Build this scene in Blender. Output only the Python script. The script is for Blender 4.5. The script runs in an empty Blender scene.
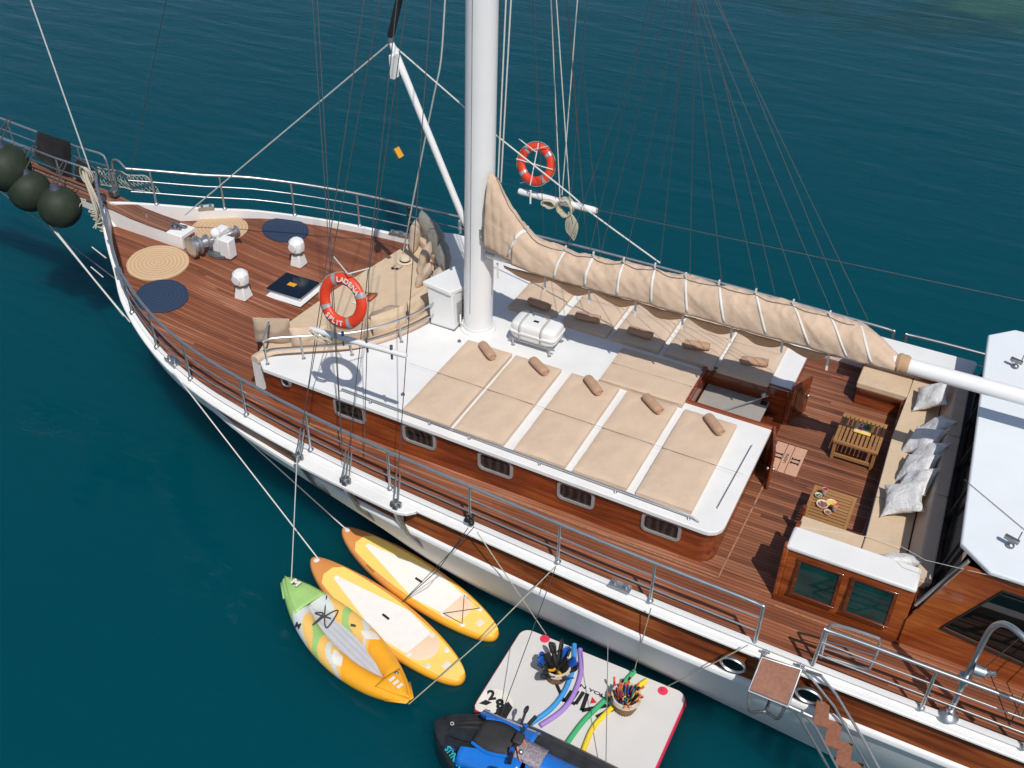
import bpy, bmesh, math, random
from math import sin, cos, pi, radians as R, sqrt, atan2
from mathutils import Vector, Matrix, Euler, noise
from mathutils.geometry import tessellate_polygon
random.seed(7)
scene = bpy.context.scene
col = scene.collection

# ---------------------------------------------------------------- camera, world, sun, exposure
# world axes: X runs aft along the yacht, Y to starboard (away from the camera), Z up, water at z = 0
PSI, PITCH, ROLL = R(26.16), R(37.8), R(1.02)
e1 = Vector((cos(PSI), -sin(PSI), 0)); e2 = Vector((sin(PSI), cos(PSI), 0))
cp, sp = cos(PITCH), sin(PITCH)
fw = Vector((0, cp, -sp)); up0 = Vector((0, sp, cp)); rt0 = Vector((1, 0, 0))
rt = rt0*cos(ROLL) + up0*sin(ROLL); up = -rt0*sin(ROLL) + up0*cos(ROLL)
def ship(v): return Vector((v.dot(e1), v.dot(e2), v.z))
rx, ux, bx_ = ship(rt), ship(up), -ship(fw)
cam_d = bpy.data.cameras.new('camera'); cam = bpy.data.objects.new('camera', cam_d); col.objects.link(cam)
cam.matrix_world = Matrix(((rx.x, ux.x, bx_.x, 0), (rx.y, ux.y, bx_.y, -12.45), (rx.z, ux.z, bx_.z, 12.93), (0, 0, 0, 1)))
cam_d.sensor_width = 36; cam_d.lens = 1063.4/1024*36; cam_d.clip_start = .1; cam_d.clip_end = 4000
scene.camera = cam
SUN = Vector((.45, -.50, 1)).normalized()
w = bpy.data.worlds.new('World'); scene.world = w; w.use_nodes = True
nt = w.node_tree; bg = nt.nodes['Background']; sky = nt.nodes.new('ShaderNodeTexSky')
sky.sky_type = 'NISHITA'; sky.sun_disc = False
sky.sun_elevation = math.asin(SUN.z); sky.sun_rotation = atan2(SUN.x, SUN.y)
nt.links.new(sky.outputs[0], bg.inputs[0]); bg.inputs[1].default_value = .085
sl = bpy.data.lights.new('sun', 'SUN'); sl.energy = 3.6; sl.angle = R(.5); sl.color = (1, .955, .89)
so = bpy.data.objects.new('sun', sl); col.objects.link(so); so.rotation_euler = SUN.to_track_quat('Z', 'Y').to_euler()
scene.view_settings.view_transform = 'Standard'; scene.view_settings.look = 'None'
scene.view_settings.exposure = 0.0; scene.view_settings.gamma = 1

# ---------------------------------------------------------------- materials
MAT = {}
def nodes(name):
    m = bpy.data.materials.new(name); m.use_nodes = True
    t = m.node_tree; b = t.nodes['Principled BSDF']; MAT[name] = m
    return m, t, b
def N(t, typ, **k):
    n = t.nodes.new(typ)
    for a, v in k.items():
        if a.startswith('i_'):
            key = a[2:]; key = int(key) if key.isdigit() else key.replace('_', ' ')
            n.inputs[key].default_value = v
        else: setattr(n, a, v)
    return n
def ramp(t, src, stops):
    r = N(t, 'ShaderNodeValToRGB'); e = r.color_ramp.elements
    while len(e) < len(stops): e.new(.5)
    for x, (p, c) in zip(e, stops): x.position = p; x.color = (*c, 1)
    t.links.new(src, r.inputs[0]); return r
def mth(t, op, a, b=None, c=None):
    n = N(t, 'ShaderNodeMath', operation=op)
    for i, v in enumerate((a, b, c)):
        if v is None: continue
        if isinstance(v, (int, float)): n.inputs[i].default_value = v
        else: t.links.new(v, n.inputs[i])
    return n.outputs[0]
def mix(t, f, a, b, mode='MIX'):
    n = N(t, 'ShaderNodeMix', data_type='RGBA', blend_type=mode)
    for i, v in ((0, f), (6, a), (7, b)):
        if isinstance(v, (int, float)): n.inputs[i].default_value = v
        elif isinstance(v, tuple): n.inputs[i].default_value = (*v, 1)
        else: t.links.new(v, n.inputs[i])
    return n.outputs[2]
def plain(name, c, rough=.5, metal=0., var=.12, scale=6., bump=0., bscale=60., spec=.5, coat=0.):
    m, t, b = nodes(name)
    tc = N(t, 'ShaderNodeTexCoord')
    no = N(t, 'ShaderNodeTexNoise', i_Scale=scale, i_Detail=5.0); t.links.new(tc.outputs['Object'], no.inputs[0])
    r = ramp(t, no.outputs[0], [(.25, tuple(x*(1-var) for x in c)), (.75, tuple(min(1, x*(1+var)) for x in c))])
    t.links.new(r.outputs[0], b.inputs['Base Color'])
    b.inputs['Roughness'].default_value = rough; b.inputs['Metallic'].default_value = metal
    b.inputs['Specular IOR Level'].default_value = spec
    b.inputs['Coat Weight'].default_value = coat
    if bump:
        n2 = N(t, 'ShaderNodeTexNoise', i_Scale=bscale, i_Detail=4.0); t.links.new(tc.outputs['Object'], n2.inputs[0])
        bp = N(t, 'ShaderNodeBump', i_Strength=bump, i_Distance=.01); t.links.new(n2.outputs[0], bp.inputs['Height']); t.links.new(bp.outputs[0], b.inputs['Normal'])
    return m
def teak(name, h, stops, seam=(.02, .012, .009), axis='x', seamw=.13, rough=.55, seglen=5.5):
    m, t, b = nodes(name)
    tc = N(t, 'ShaderNodeTexCoord'); s = N(t, 'ShaderNodeSeparateXYZ'); t.links.new(tc.outputs['Object'], s.inputs[0])
    X, Y = (s.outputs[0], s.outputs[1]) if axis == 'x' else (s.outputs[1], s.outputs[0])
    yy = mth(t, 'DIVIDE', Y, h); row = mth(t, 'FLOOR', yy); fr = mth(t, 'FRACT', yy)
    wn = N(t, 'ShaderNodeTexWhiteNoise', noise_dimensions='1D'); t.links.new(row, wn.inputs['W'])
    seg = mth(t, 'FLOOR', mth(t, 'DIVIDE', mth(t, 'MULTIPLY_ADD', wn.outputs[0], 7.0, X), seglen))
    cb = N(t, 'ShaderNodeCombineXYZ'); t.links.new(row, cb.inputs[0]); t.links.new(seg, cb.inputs[1])
    wn2 = N(t, 'ShaderNodeTexWhiteNoise', noise_dimensions='3D'); t.links.new(cb.outputs[0], wn2.inputs[0])
    # grain and wear
    cg = N(t, 'ShaderNodeCombineXYZ'); t.links.new(mth(t, 'MULTIPLY', X, 1.3), cg.inputs[0]); t.links.new(mth(t, 'MULTIPLY', Y, 40.0), cg.inputs[1]); t.links.new(wn2.outputs[0], cg.inputs[2])
    g = N(t, 'ShaderNodeTexNoise', i_Scale=1.0, i_Detail=5.0); t.links.new(cg.outputs[0], g.inputs[0])
    wr = N(t, 'ShaderNodeTexNoise', i_Scale=.7, i_Detail=4.0); t.links.new(tc.outputs['Object'], wr.inputs[0])
    v = mth(t, 'ADD', mth(t, 'MULTIPLY', mth(t, 'SUBTRACT', wn2.outputs[0], .5), .42), mth(t, 'MULTIPLY_ADD', g.outputs[0], .55, .22))
    v = mth(t, 'ADD', v, mth(t, 'MULTIPLY', mth(t, 'SUBTRACT', wr.outputs[0], .5), .55))
    r = ramp(t, v, stops)
    sm = mth(t, 'GREATER_THAN', fr, 1-seamw)
    c = mix(t, mth(t, 'MULTIPLY', sm, .85), r.outputs[0], seam)
    t.links.new(c, b.inputs['Base Color']); 
    rr = mth(t, 'MULTIPLY_ADD', g.outputs[0], .3, rough-.15); t.links.new(rr, b.inputs['Roughness'])
    bp = N(t, 'ShaderNodeBump', i_Strength=.3, i_Distance=.004); t.links.new(mth(t, 'SUBTRACT', g.outputs[0], sm), bp.inputs['Height']); t.links.new(bp.outputs[0], b.inputs['Normal'])
    return m
def varnish(name, a, c, d, scale=(1.2, 14, 14), rough=.22, coat=.6):
    m, t, b = nodes(name)
    tc = N(t, 'ShaderNodeTexCoord'); mp = N(t, 'ShaderNodeMapping'); mp.inputs['Scale'].default_value = scale
    t.links.new(tc.outputs['Object'], mp.inputs[0])
    n1 = N(t, 'ShaderNodeTexNoise', i_Scale=1.0, i_Detail=6.0, i_Distortion=.6); t.links.new(mp.outputs[0], n1.inputs[0])
    n2 = N(t, 'ShaderNodeTexNoise', i_Scale=.9, i_Detail=3.0); t.links.new(tc.outputs['Object'], n2.inputs[0])
    v = mth(t, 'ADD', mth(t, 'MULTIPLY', n1.outputs[0], .65), mth(t, 'MULTIPLY', n2.outputs[0], .35))
    r = ramp(t, v, [(.34, a), (.5, c), (.66, d)]); t.links.new(r.outputs[0], b.inputs['Base Color'])
    b.inputs['Roughness'].default_value = rough; b.inputs['Coat Weight'].default_value = coat; b.inputs['Coat Roughness'].default_value = .06
    return m

TEAK = teak('teak_deck', .058, [(.14, (.115, .036, .018)), (.40, (.21, .066, .028)), (.64, (.295, .102, .046)), (.88, (.42, .20, .125))])
TEAK2 = teak('teak_cockpit', .058, [(.16, (.085, .032, .019)), (.40, (.215, .076, .036)), (.64, (.31, .122, .062)), (.88, (.41, .21, .14))])
PLANK = teak('bowsprit_planks', .09, [(.1, (.12, .05, .03)), (.9, (.33, .15, .09))], seamw=.12)
SLAT = teak('table_teak', .5, [(.1, (.22, .10, .035)), (.5, (.36, .18, .065)), (.9, (.46, .26, .11))], seamw=.0, rough=.5)
MAHO = varnish('varnished_mahogany', (.10, .018, .005), (.215, .040, .009), (.33, .085, .019))
MAHO_P = varnish('varnished_mahogany_aft', (.15, .028, .007), (.29, .062, .012), (.44, .125, .026))
MAHO_D = varnish('dark_mahogany', (.055, .012, .005), (.115, .026, .009), (.18, .045, .014))
MAHO_H = varnish('hull_plank_varnish', (.07, .016, .005), (.20, .050, .013), (.33, .10, .028), scale=(.7, 16, 16), rough=.42, coat=.08)
MAHO_H.node_tree.nodes['Principled BSDF'].inputs['Specular IOR Level'].default_value = .25
WHITE = plain('white_gelcoat', (.77, .77, .76), .38, var=.05, scale=2.2, bump=.15, bscale=90)
HULLW = plain('hull_white_paint', (.78, .79, .78), .5, var=.05, scale=.8)
MASTW = plain('mast_white_paint', (.80, .80, .80), .35, var=.02, scale=2)
ROOFW = plain('wheelhouse_roof_white', (.74, .78, .81), .45, var=.03, scale=2)
STEEL = plain('polished_steel', (.56, .57, .58), .36, .90, var=.08, scale=9)
WIRE = plain('rigging_wire', (.16, .16, .16), .4, .7, var=.1)
WIREB = plain('halyard_white', (.62, .62, .58), .8, var=.1, scale=30)
GALV = plain('galvanised_iron', (.28, .29, .30), .45, .9, var=.3, scale=25, bump=.4)
ROPE = plain('cream_rope', (.52, .48, .38), .9, var=.2, scale=70, bump=.8, bscale=150)
DIRTR = plain('dark_rope', (.06, .06, .06), .9, var=.2, scale=70, bump=.8, bscale=150)
def fabric(name, c, var=.08, wr=.35, wscale=3.0, weave=420.0):
    m, t, b = nodes(name)
    tc = N(t, 'ShaderNodeTexCoord')
    no = N(t, 'ShaderNodeTexNoise', i_Scale=3.5, i_Detail=6.0, i_Roughness=.65); t.links.new(tc.outputs['Object'], no.inputs[0])
    r = ramp(t, no.outputs[0], [(.28, tuple(x*(1-var) for x in c)), (.72, tuple(min(1, x*(1+var)) for x in c))]); t.links.new(r.outputs[0], b.inputs['Base Color'])
    b.inputs['Roughness'].default_value = .9; b.inputs['Specular IOR Level'].default_value = .15
    b.inputs['Sheen Weight'].default_value = .15
    n1 = N(t, 'ShaderNodeTexNoise', i_Scale=wscale, i_Detail=3.0, i_Distortion=1.2); t.links.new(tc.outputs['Object'], n1.inputs[0])
    n2 = N(t, 'ShaderNodeTexNoise', i_Scale=weave, i_Detail=1.0); t.links.new(tc.outputs['Object'], n2.inputs[0])
    h = mth(t, 'ADD', n1.outputs[0], mth(t, 'MULTIPLY', n2.outputs[0], .04))
    bp = N(t, 'ShaderNodeBump', i_Strength=wr, i_Distance=.04); t.links.new(h, bp.inputs['Height']); t.links.new(bp.outputs[0], b.inputs['Normal'])
    return m
BEIGE = fabric('beige_canvas', (.60, .455, .335), wr=.22)
BEIGE_L = fabric('pale_beige_cushion', (.60, .46, .32), wr=.3)
BEIGE_E = fabric('taupe_cushion', (.40, .30, .22), wr=.3)
GREYC = fabric('grey_cushion', (.26, .245, .215), wr=.3)
TOWEL = fabric('tan_towel', (.47, .29, .19), var=.15, wr=.5, wscale=20, weave=200)
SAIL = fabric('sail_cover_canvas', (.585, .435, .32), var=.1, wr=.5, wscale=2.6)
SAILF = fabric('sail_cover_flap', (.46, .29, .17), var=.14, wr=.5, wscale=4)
STRAP = fabric('white_webbing', (.72, .70, .66), wr=.1)
PILLOW = None
def silver():
    m, t, b = nodes('silver_brocade')
    tc = N(t, 'ShaderNodeTexCoord'); v = N(t, 'ShaderNodeTexVoronoi', i_Scale=38.0); t.links.new(tc.outputs['Object'], v.inputs[0])
    r = ramp(t, v.outputs[0], [(.2, (.78, .77, .75)), (.75, (.64, .64, .64))]); t.links.new(r.outputs[0], b.inputs['Base Color'])
    b.inputs['Roughness'].default_value = .5; b.inputs['Sheen Weight'].default_value = .3
    n1 = N(t, 'ShaderNodeTexNoise', i_Scale=7.0, i_Detail=3.0, i_Distortion=1.0); t.links.new(tc.outputs['Object'], n1.inputs[0])
    bp = N(t, 'ShaderNodeBump', i_Strength=.6, i_Distance=.05); t.links.new(n1.outputs[0], bp.inputs['Height']); t.links.new(bp.outputs[0], b.inputs['Normal'])
    return m
PILLOW = silver()
def rings(name, a, c):
    m, t, b = nodes(name)
    tc = N(t, 'ShaderNodeTexCoord'); wv = N(t, 'ShaderNodeTexWave', wave_type='RINGS', rings_direction='Z', i_Scale=4.6, i_Distortion=.6, i_Detail=2.0)
    wv.inputs['Detail Scale'].default_value = 4
    t.links.new(tc.outputs['Object'], wv.inputs[0]); no = N(t, 'ShaderNodeTexNoise', i_Scale=40.0, i_Detail=4.0); t.links.new(tc.outputs['Object'], no.inputs[0])
    v = mth(t, 'ADD', mth(t, 'MULTIPLY', wv.outputs[0], .5), mth(t, 'MULTIPLY', no.outputs[0], .5))
    r = ramp(t, v, [(.25, a), (.65, c)]); t.links.new(r.outputs[0], b.inputs['Base Color']); b.inputs['Roughness'].default_value = .95
    bp = N(t, 'ShaderNodeBump', i_Strength=.8, i_Distance=.01); t.links.new(v, bp.inputs['Height']); t.links.new(bp.outputs[0], b.inputs['Normal'])
    return m
JUTE = rings('jute_braid', (.50, .33, .19), (.60, .42, .26))
NAVY = rings('navy_braid', (.016, .032, .072), (.022, .045, .092))
GLASS = plain('dark_window_glass', (.004, .006, .006), .03, var=.2, spec=.6)
FRAMEM = plain('window_frame_metal', (.42, .42, .42), .35, .4, var=.1)
PGLASS = plain('painted_reflection_glass', (.004, .045, .045), .05, var=.5, scale=3, spec=.7)  # teal base colour paints the sea's reflection into the partition panes
WGLASS = plain('windscreen_glass', (.030, .026, .022), .04, var=.6, scale=2.5, spec=1.0)
WGLASS.node_tree.nodes['Principled BSDF'].inputs['IOR'].default_value = 1.9
def curtain():
    m, t, b = nodes('curtained_glass')
    tc = N(t, 'ShaderNodeTexCoord'); wv = N(t, 'ShaderNodeTexWave', bands_direction='X', i_Scale=2.7, i_Distortion=5.0); t.links.new(tc.outputs['Object'], wv.inputs[0])
    r = ramp(t, wv.outputs[0], [(.3, (.006, .008, .008)), (.95, (.030, .034, .036))]); t.links.new(r.outputs[0], b.inputs['Base Color']); b.inputs['Roughness'].default_value = .06
    b.inputs['Coat Weight'].default_value = .6
    return m
CURT = curtain()
BLACK = plain('black_rubber', (.014, .014, .015), .55, var=.3)
FEND = plain('fender_green_black', (.024, .034, .022), .62, var=.25, scale=5, spec=.3)
BAGM = fabric('black_bag_nylon', (.012, .012, .014))
NAVYP = plain('hatch_navy_acrylic', (.006, .012, .024), .12, var=.2)
REDO = plain('life_ring_orange', (.72, .055, .018), .42, var=.06)
REFL = plain('reflective_tape', (.42, .42, .44), .35, .3)
YEL = plain('yellow_paint', (.75, .36, .02), .5)
YGOLD = plain('board_yellow', (.90, .64, .17), .4, var=.06, scale=1.6)
def bodyp():
    m, t, b = nodes('board_orange')
    tc = N(t, 'ShaderNodeTexCoord'); s = N(t, 'ShaderNodeSeparateXYZ'); t.links.new(tc.outputs['Object'], s.inputs[0])
    n = N(t, 'ShaderNodeTexNoise', i_Scale=1.4, i_Detail=2.0); t.links.new(tc.outputs['Object'], n.inputs[0])
    v = mth(t, 'ADD', mth(t, 'MULTIPLY', s.outputs[0], .30), n.outputs[0])
    r = ramp(t, v, [(.1, (.66, .27, .09)), (.55, (.82, .33, .05)), (.95, (.90, .44, .03))]); t.links.new(r.outputs[0], b.inputs['Base Color']); b.inputs['Roughness'].default_value = .4
    return m
BODYO = bodyp()
PADW = plain('board_deck_pad', (.82, .80, .77), .75, var=.03, bump=.3, bscale=120)
PINK = plain('board_tail_print', (.86, .62, .45), .5, var=.04)
PALE = plain('pale_patch', (.75, .72, .66), .5)
KGREEN = plain('kayak_green', (.33, .55, .18), .4, var=.06)
KPALE = plain('kayak_pale', (.62, .66, .64), .4, var=.05)
KORA = plain('kayak_orange', (.88, .40, .02), .4, var=.05)
KYEL = plain('kayak_amber', (.84, .52, .14), .4, var=.05)
KGREY = plain('kayak_floor_grey', (.50, .51, .55), .6, var=.05)
MATG = plain('float_mat_grey', (.63, .62, .61), .75, var=.04, scale=2, bump=.3, bscale=200)
MAGEN = plain('float_mat_red', (.68, .04, .10), .45, var=.05)
INK = plain('black_print', (.012, .012, .014), .6)
REDP = plain('red_print', (.6, .02, .03), .6)
BLUE = plain('jetski_blue', (.010, .16, .60), .25, var=.1, coat=.6)
JBLK = plain('jetski_black', (.020, .022, .026), .32, var=.5, scale=7, bump=.15, bscale=90)
JSEAT = plain('jetski_seat', (.03, .028, .03), .7, var=.3, bump=.4)
CYAN = plain('cyan_lettering', (.02, .42, .50), .5)
NBLUE = plain('noodle_blue', (.04, .30, .68), .6, var=.05)
NPUR = plain('noodle_purple', (.36, .22, .58), .6, var=.05)
NGRE = plain('noodle_green', (.05, .42, .16), .6, var=.05)
NYEL = plain('noodle_yellow', (.82, .60, .03), .6, var=.05)
WICK = plain('wicker', (.32, .18, .09), .85, var=.35, scale=60, bump=1.0, bscale=90)
WICKL = plain('wicker_rim', (.60, .52, .42), .85, var=.25, scale=60, bump=1.0, bscale=90)
FINB = plain('fin_blue', (.012, .09, .42), .4); ORG = plain('snorkel_orange', (.80, .16, .03), .4)
DOORM = plain('door_mat_coir', (.62, .36, .25), .9, var=.12, scale=40, bump=.8, bscale=180)
GREYP = plain('grey_panel', (.34, .32, .29), .6, var=.05)
TREAD = plain('teak_tread', (.26, .11, .065), .6, var=.2, scale=25, bump=.2)
REDD = plain('red_drink', (.36, .03, .02), .2); LEM = plain('lemon', (.80, .55, .08), .4); LEAF = plain('mint_leaves', (.06, .16, .04), .6, var=.3, scale=40)
CERA = plain('cream_ceramic', (.70, .60, .50), .3); BEAN = plain('berries', (.28, .09, .06), .6, var=.4, scale=60)
STRAW = plain('straw_hat_weave', (.66, .55, .40), .9, var=.1, scale=60, bump=.5)
def water():
    m, t, b = nodes('sea_water')
    tc = N(t, 'ShaderNodeTexCoord')
    def ns(scale, rot, sc, detail, dist=0.):
        mp = N(t, 'ShaderNodeMapping'); mp.inputs['Rotation'].default_value = (0, 0, rot); mp.inputs['Scale'].default_value = sc
        t.links.new(tc.outputs['Object'], mp.inputs[0])
        n = N(t, 'ShaderNodeTexNoise', i_Scale=scale, i_Detail=detail, i_Distortion=dist); t.links.new(mp.outputs[0], n.inputs[0]); return n.outputs[0]
    A = R(-30)
    a = ns(1.0, A, (.28, 1.15, 1), 4.0, .4); c = ns(1.0, R(-12), (.9, 2.8, 1), 4.0, .3); d = ns(.05, 0, (1, 1, 1), 3.0); f = ns(1.0, R(-40), (4.5, 9.0, 1), 3.0, .2)
    h = mth(t, 'ADD', mth(t, 'MULTIPLY', a, 1.0), mth(t, 'MULTIPLY', c, .22)); h = mth(t, 'ADD', h, mth(t, 'MULTIPLY', f, .025))
    gust = mth(t, 'MULTIPLY_ADD', d, .42, .02)
    bp = N(t, 'ShaderNodeBump', i_Distance=.20); t.links.new(h, bp.inputs['Height']); t.links.new(gust, bp.inputs['Strength']); t.links.new(bp.outputs[0], b.inputs['Normal'])
    # seabed showing greener over the shallow reef at the far right
    s = N(t, 'ShaderNodeSeparateXYZ'); t.links.new(tc.outputs['Object'], s.inputs[0])
    q = mth(t, 'ADD', mth(t, 'MULTIPLY', s.outputs[0], .30), s.outputs[1])
    reefn = ns(.22, 0, (1, 1, 1), 6.0, .5)
    rf = mth(t, 'ADD', mth(t, 'MULTIPLY', mth(t, 'SUBTRACT', q, 21.5), .085), mth(t, 'MULTIPLY', mth(t, 'SUBTRACT', reefn, .5), 2.2))
    rr = ramp(t, rf, [(.25, (.0002, .055, .074)), (.62, (.001, .040, .038)), (1.0, (.020, .085, .040))])
    big = ns(.09, .5, (1, 1, 1), 3.0)
    cc = mix(t, mth(t, 'MULTIPLY', big, .5), rr.outputs[0], (.0002, .044, .064))
    t.links.new(cc, b.inputs['Base Color']); b.inputs['Roughness'].default_value = .055; b.inputs['IOR'].default_value = 1.333; b.inputs['Specular IOR Level'].default_value = .34
    b.subsurface_method = 'BURLEY'; b.inputs['Subsurface Weight'].default_value = 1.0; b.inputs['Subsurface Radius'].default_value = (.6, 1.6, 1.8); b.inputs['Subsurface Scale'].default_value = 1.0
    return m
SEA = water()

# ---------------------------------------------------------------- mesh helpers
def V(*a): return Vector(a)
def origin_of(p):
    o = Vector()
    while p is not None: o = o + p.location; p = p.parent
    return o
class MB:
    def __init__(s): s.v = []; s.f = []; s.mi = []; s.cur = 0
    def add(s, vs, fs):
        k = len(s.v); s.v += [Vector(v) for v in vs]; s.f += [tuple(i+k for i in f) for f in fs]; s.mi += [s.cur]*len(fs); return s
    def box(s, c, size, M=None, top=1.0):
        x, y, z = [a/2 for a in size]; vs = []
        for dz in (-1, 1):
            k = top if dz > 0 else 1
            for dx, dy in ((-1, -1), (1, -1), (1, 1), (-1, 1)): vs.append(Vector((dx*x*k, dy*y*k, dz*z)))
        if M is not None: vs = [M @ v for v in vs]
        vs = [v+Vector(c) for v in vs]
        return s.add(vs, [(3, 2, 1, 0), (4, 5, 6, 7), (0, 1, 5, 4), (1, 2, 6, 5), (2, 3, 7, 6), (3, 0, 4, 7)])
    def bar(s, a, b, w, h, upv=(0, 0, 1)):
        a, b = Vector(a), Vector(b); d = (b-a); L = d.length; d.normalize(); u = Vector(upv); sd = d.cross(u)
        if sd.length < 1e-4: sd = d.cross(Vector((0, 1, 0)))
        sd.normalize(); u = sd.cross(d)
        M = Matrix((d, sd, u)).transposed(); return s.box((a+b)/2, (L, w, h), M)
    def prism(s, poly, z0, z1, holes=()):
        f0 = z0 if callable(z0) else (lambda x, y: z0); f1 = z1 if callable(z1) else (lambda x, y: z1)
        loops = [list(poly)]+[list(h) for h in holes]
        flat = [p for l in loops for p in l]; n = len(flat)
        vs = [Vector((x, y, f0(x, y))) for x, y in flat]+[Vector((x, y, f1(x, y))) for x, y in flat]
        fs = []
        for tri in tessellate_polygon([[Vector((x, y, 0)) for x, y in l] for l in loops]):
            a, b, c = tri
            ar = (flat[b][0]-flat[a][0])*(flat[c][1]-flat[a][1])-(flat[b][1]-flat[a][1])*(flat[c][0]-flat[a][0])
            if ar < 0: a, b, c = a, c, b
            if abs(ar) < 1e-9: continue
            fs += [(a+n, b+n, c+n), (c, b, a)]
        k = 0
        for l in loops:
            m = len(l)
            for i in range(m): fs.append((k+i, k+(i+1) % m, k+(i+1) % m+n, k+i+n))
            k += m
        return s.add(vs, fs)
    def tube(s, pts, r, n=8, closed=False):
        pts = [Vector(p) for p in pts]; m = len(pts); rr = r if isinstance(r, (list, tuple)) else [r]*m
        vs = []; prev = None
        for i, p in enumerate(pts):
            if closed: d = pts[(i+1) % m]-pts[i-1]
            else: d = pts[min(i+1, m-1)]-pts[max(i-1, 0)]
            if d.length < 1e-9: d = Vector((0, 0, 1))
            d.normalize()
            if prev is None:
                a = Vector((0, 0, 1)) if abs(d.z) < .9 else Vector((1, 0, 0)); u = a.cross(d).normalized()
            else:
                u = prev-d*prev.dot(d); u = u.normalized() if u.length > 1e-6 else d.orthogonal().normalized()
            prev = u; v = d.cross(u)
            for k in range(n):
                a = 2*pi*k/n; vs.append(p+(u*cos(a)+v*sin(a))*rr[i])
        fs = []
        for i in range(m if closed else m-1):
            for k in range(n):
                a = i*n+k; b = i*n+(k+1) % n; c = ((i+1) % m)*n+(k+1) % n; d_ = ((i+1) % m)*n+k; fs.append((a, b, c, d_))
        if not closed: fs += [tuple(range(n))[::-1], tuple((m-1)*n+k for k in range(n))]
        return s.add(vs, fs)
    def lathe(s, prof, c=(0, 0, 0), n=24, M=None, ax=None):
        c = Vector(c); vs = []
        for r, z in prof:
            for k in range(n):
                a = 2*pi*k/n; v = Vector((r*cos(a), r*sin(a), z)); vs.append((M @ v if M is not None else v)+c)
        m = len(prof); fs = []
        for i in range(m-1):
            for k in range(n): fs.append((i*n+k, i*n+(k+1) % n, (i+1)*n+(k+1) % n, (i+1)*n+k))
        if prof[0][0] > 1e-6: fs.append(tuple(range(n))[::-1])
        if prof[-1][0] > 1e-6: fs.append(tuple((m-1)*n+k for k in range(n)))
        return s.add(vs, fs)
    def grid(s, rows, closed_u=False, closed_v=False):
        nu = len(rows); nv = len(rows[0]); fs = []
        for i in range(nu if closed_u else nu-1):
            for j in range(nv if closed_v else nv-1):
                fs.append((i*nv+j, ((i+1) % nu)*nv+j, ((i+1) % nu)*nv+(j+1) % nv, i*nv+(j+1) % nv))
        return s.add([p for r in rows for p in r], fs)
    def ball(s, c, r, n=20, sc=(1, 1, 1)):
        return s.lathe([(max(1e-7, r*sin(pi*i/12))*1.0, -r*cos(pi*i/12)) for i in range(13)], c, n, Matrix.Diagonal(sc))
    def pillow(s, M, w, h, t, seed=0, pinch=.10, n=14):
        rows = [[], []]
        for side in (1, -1):
            g = []
            for i in range(n+1):
                row = []
                for j in range(n+1):
                    u = -1+2*i/n; v = -1+2*j/n
                    k = max(0, (1-abs(u)**3.0)*(1-abs(v)**3.0))**.55
                    x = u*(1-pinch*(1-v*v)*abs(u)**3)*w/2; y = v*(1-pinch*(1-u*u)*abs(v)**3)*h/2
                    z = side*k*t/2
                    nz = noise.noise(Vector((u*1.7+seed*3.1, v*1.7, side*2)))*.10*t*k*2
                    row.append(M @ Vector((x, y, z+nz)))
                g.append(row)
            if side < 0: g = g[::-1]
            s.grid(g)
        return s
    def build(s, name, mat, parent=None, smooth=True, bevel=0, ang=40, seg=2, solid=0, loc=None):
        me = bpy.data.meshes.new(name)
        o = bpy.data.objects.new(name, me)
        if parent is not None: o.parent = parent; org = origin_of(parent)
        else:
            if loc is None:
                xs = [v.x for v in s.v]; ys = [v.y for v in s.v]; zs = [v.z for v in s.v]
                loc = Vector(((min(xs)+max(xs))/2, (min(ys)+max(ys))/2, min(zs)))
            o.location = Vector(loc); org = Vector(loc)
        me.from_pydata([v-org for v in s.v], [], s.f)
        bm = bmesh.new(); bm.from_mesh(me)
        bmesh.ops.remove_doubles(bm, verts=bm.verts, dist=1e-5)
        bmesh.ops.recalc_face_normals(bm, faces=bm.faces); bm.to_mesh(me); bm.free()
        mats = mat if isinstance(mat, (list, tuple)) else [mat]
        for m in mats: me.materials.append(m)
        if len(mats) > 1 and len(me.polygons) == len(s.mi):
            for p, k in zip(me.polygons, s.mi): p.material_index = k
        if smooth:
            for p in me.polygons: p.use_smooth = True
            me.set_sharp_from_angle(angle=R(ang))
        if bevel:
            b = o.modifiers.new('bevel', 'BEVEL'); b.width = bevel; b.segments = seg; b.limit_method = 'ANGLE'; b.angle_limit = R(35); b.harden_normals = False
        if solid:
            b = o.modifiers.new('solid', 'SOLIDIFY'); b.thickness = solid; b.offset = 0
        col.objects.link(o); return o
def tag(o, label=None, cat=None, group=None, kind=None):
    if label: o['label'] = label
    if cat: o['category'] = cat
    if group: o['group'] = group
    if kind: o['kind'] = kind
    return o
def thing(name, label, cat, loc=(0, 0, 0), group=None):
    o = bpy.data.objects.new(name, None); o.empty_display_size = .2; col.objects.link(o); o.location = loc
    return tag(o, label, cat, group)
def copy_tree(o, parent=None):
    c = o.copy(); col.objects.link(c); c.parent = parent
    for ch in list(o.children): copy_tree(ch, c)
    return c
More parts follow.
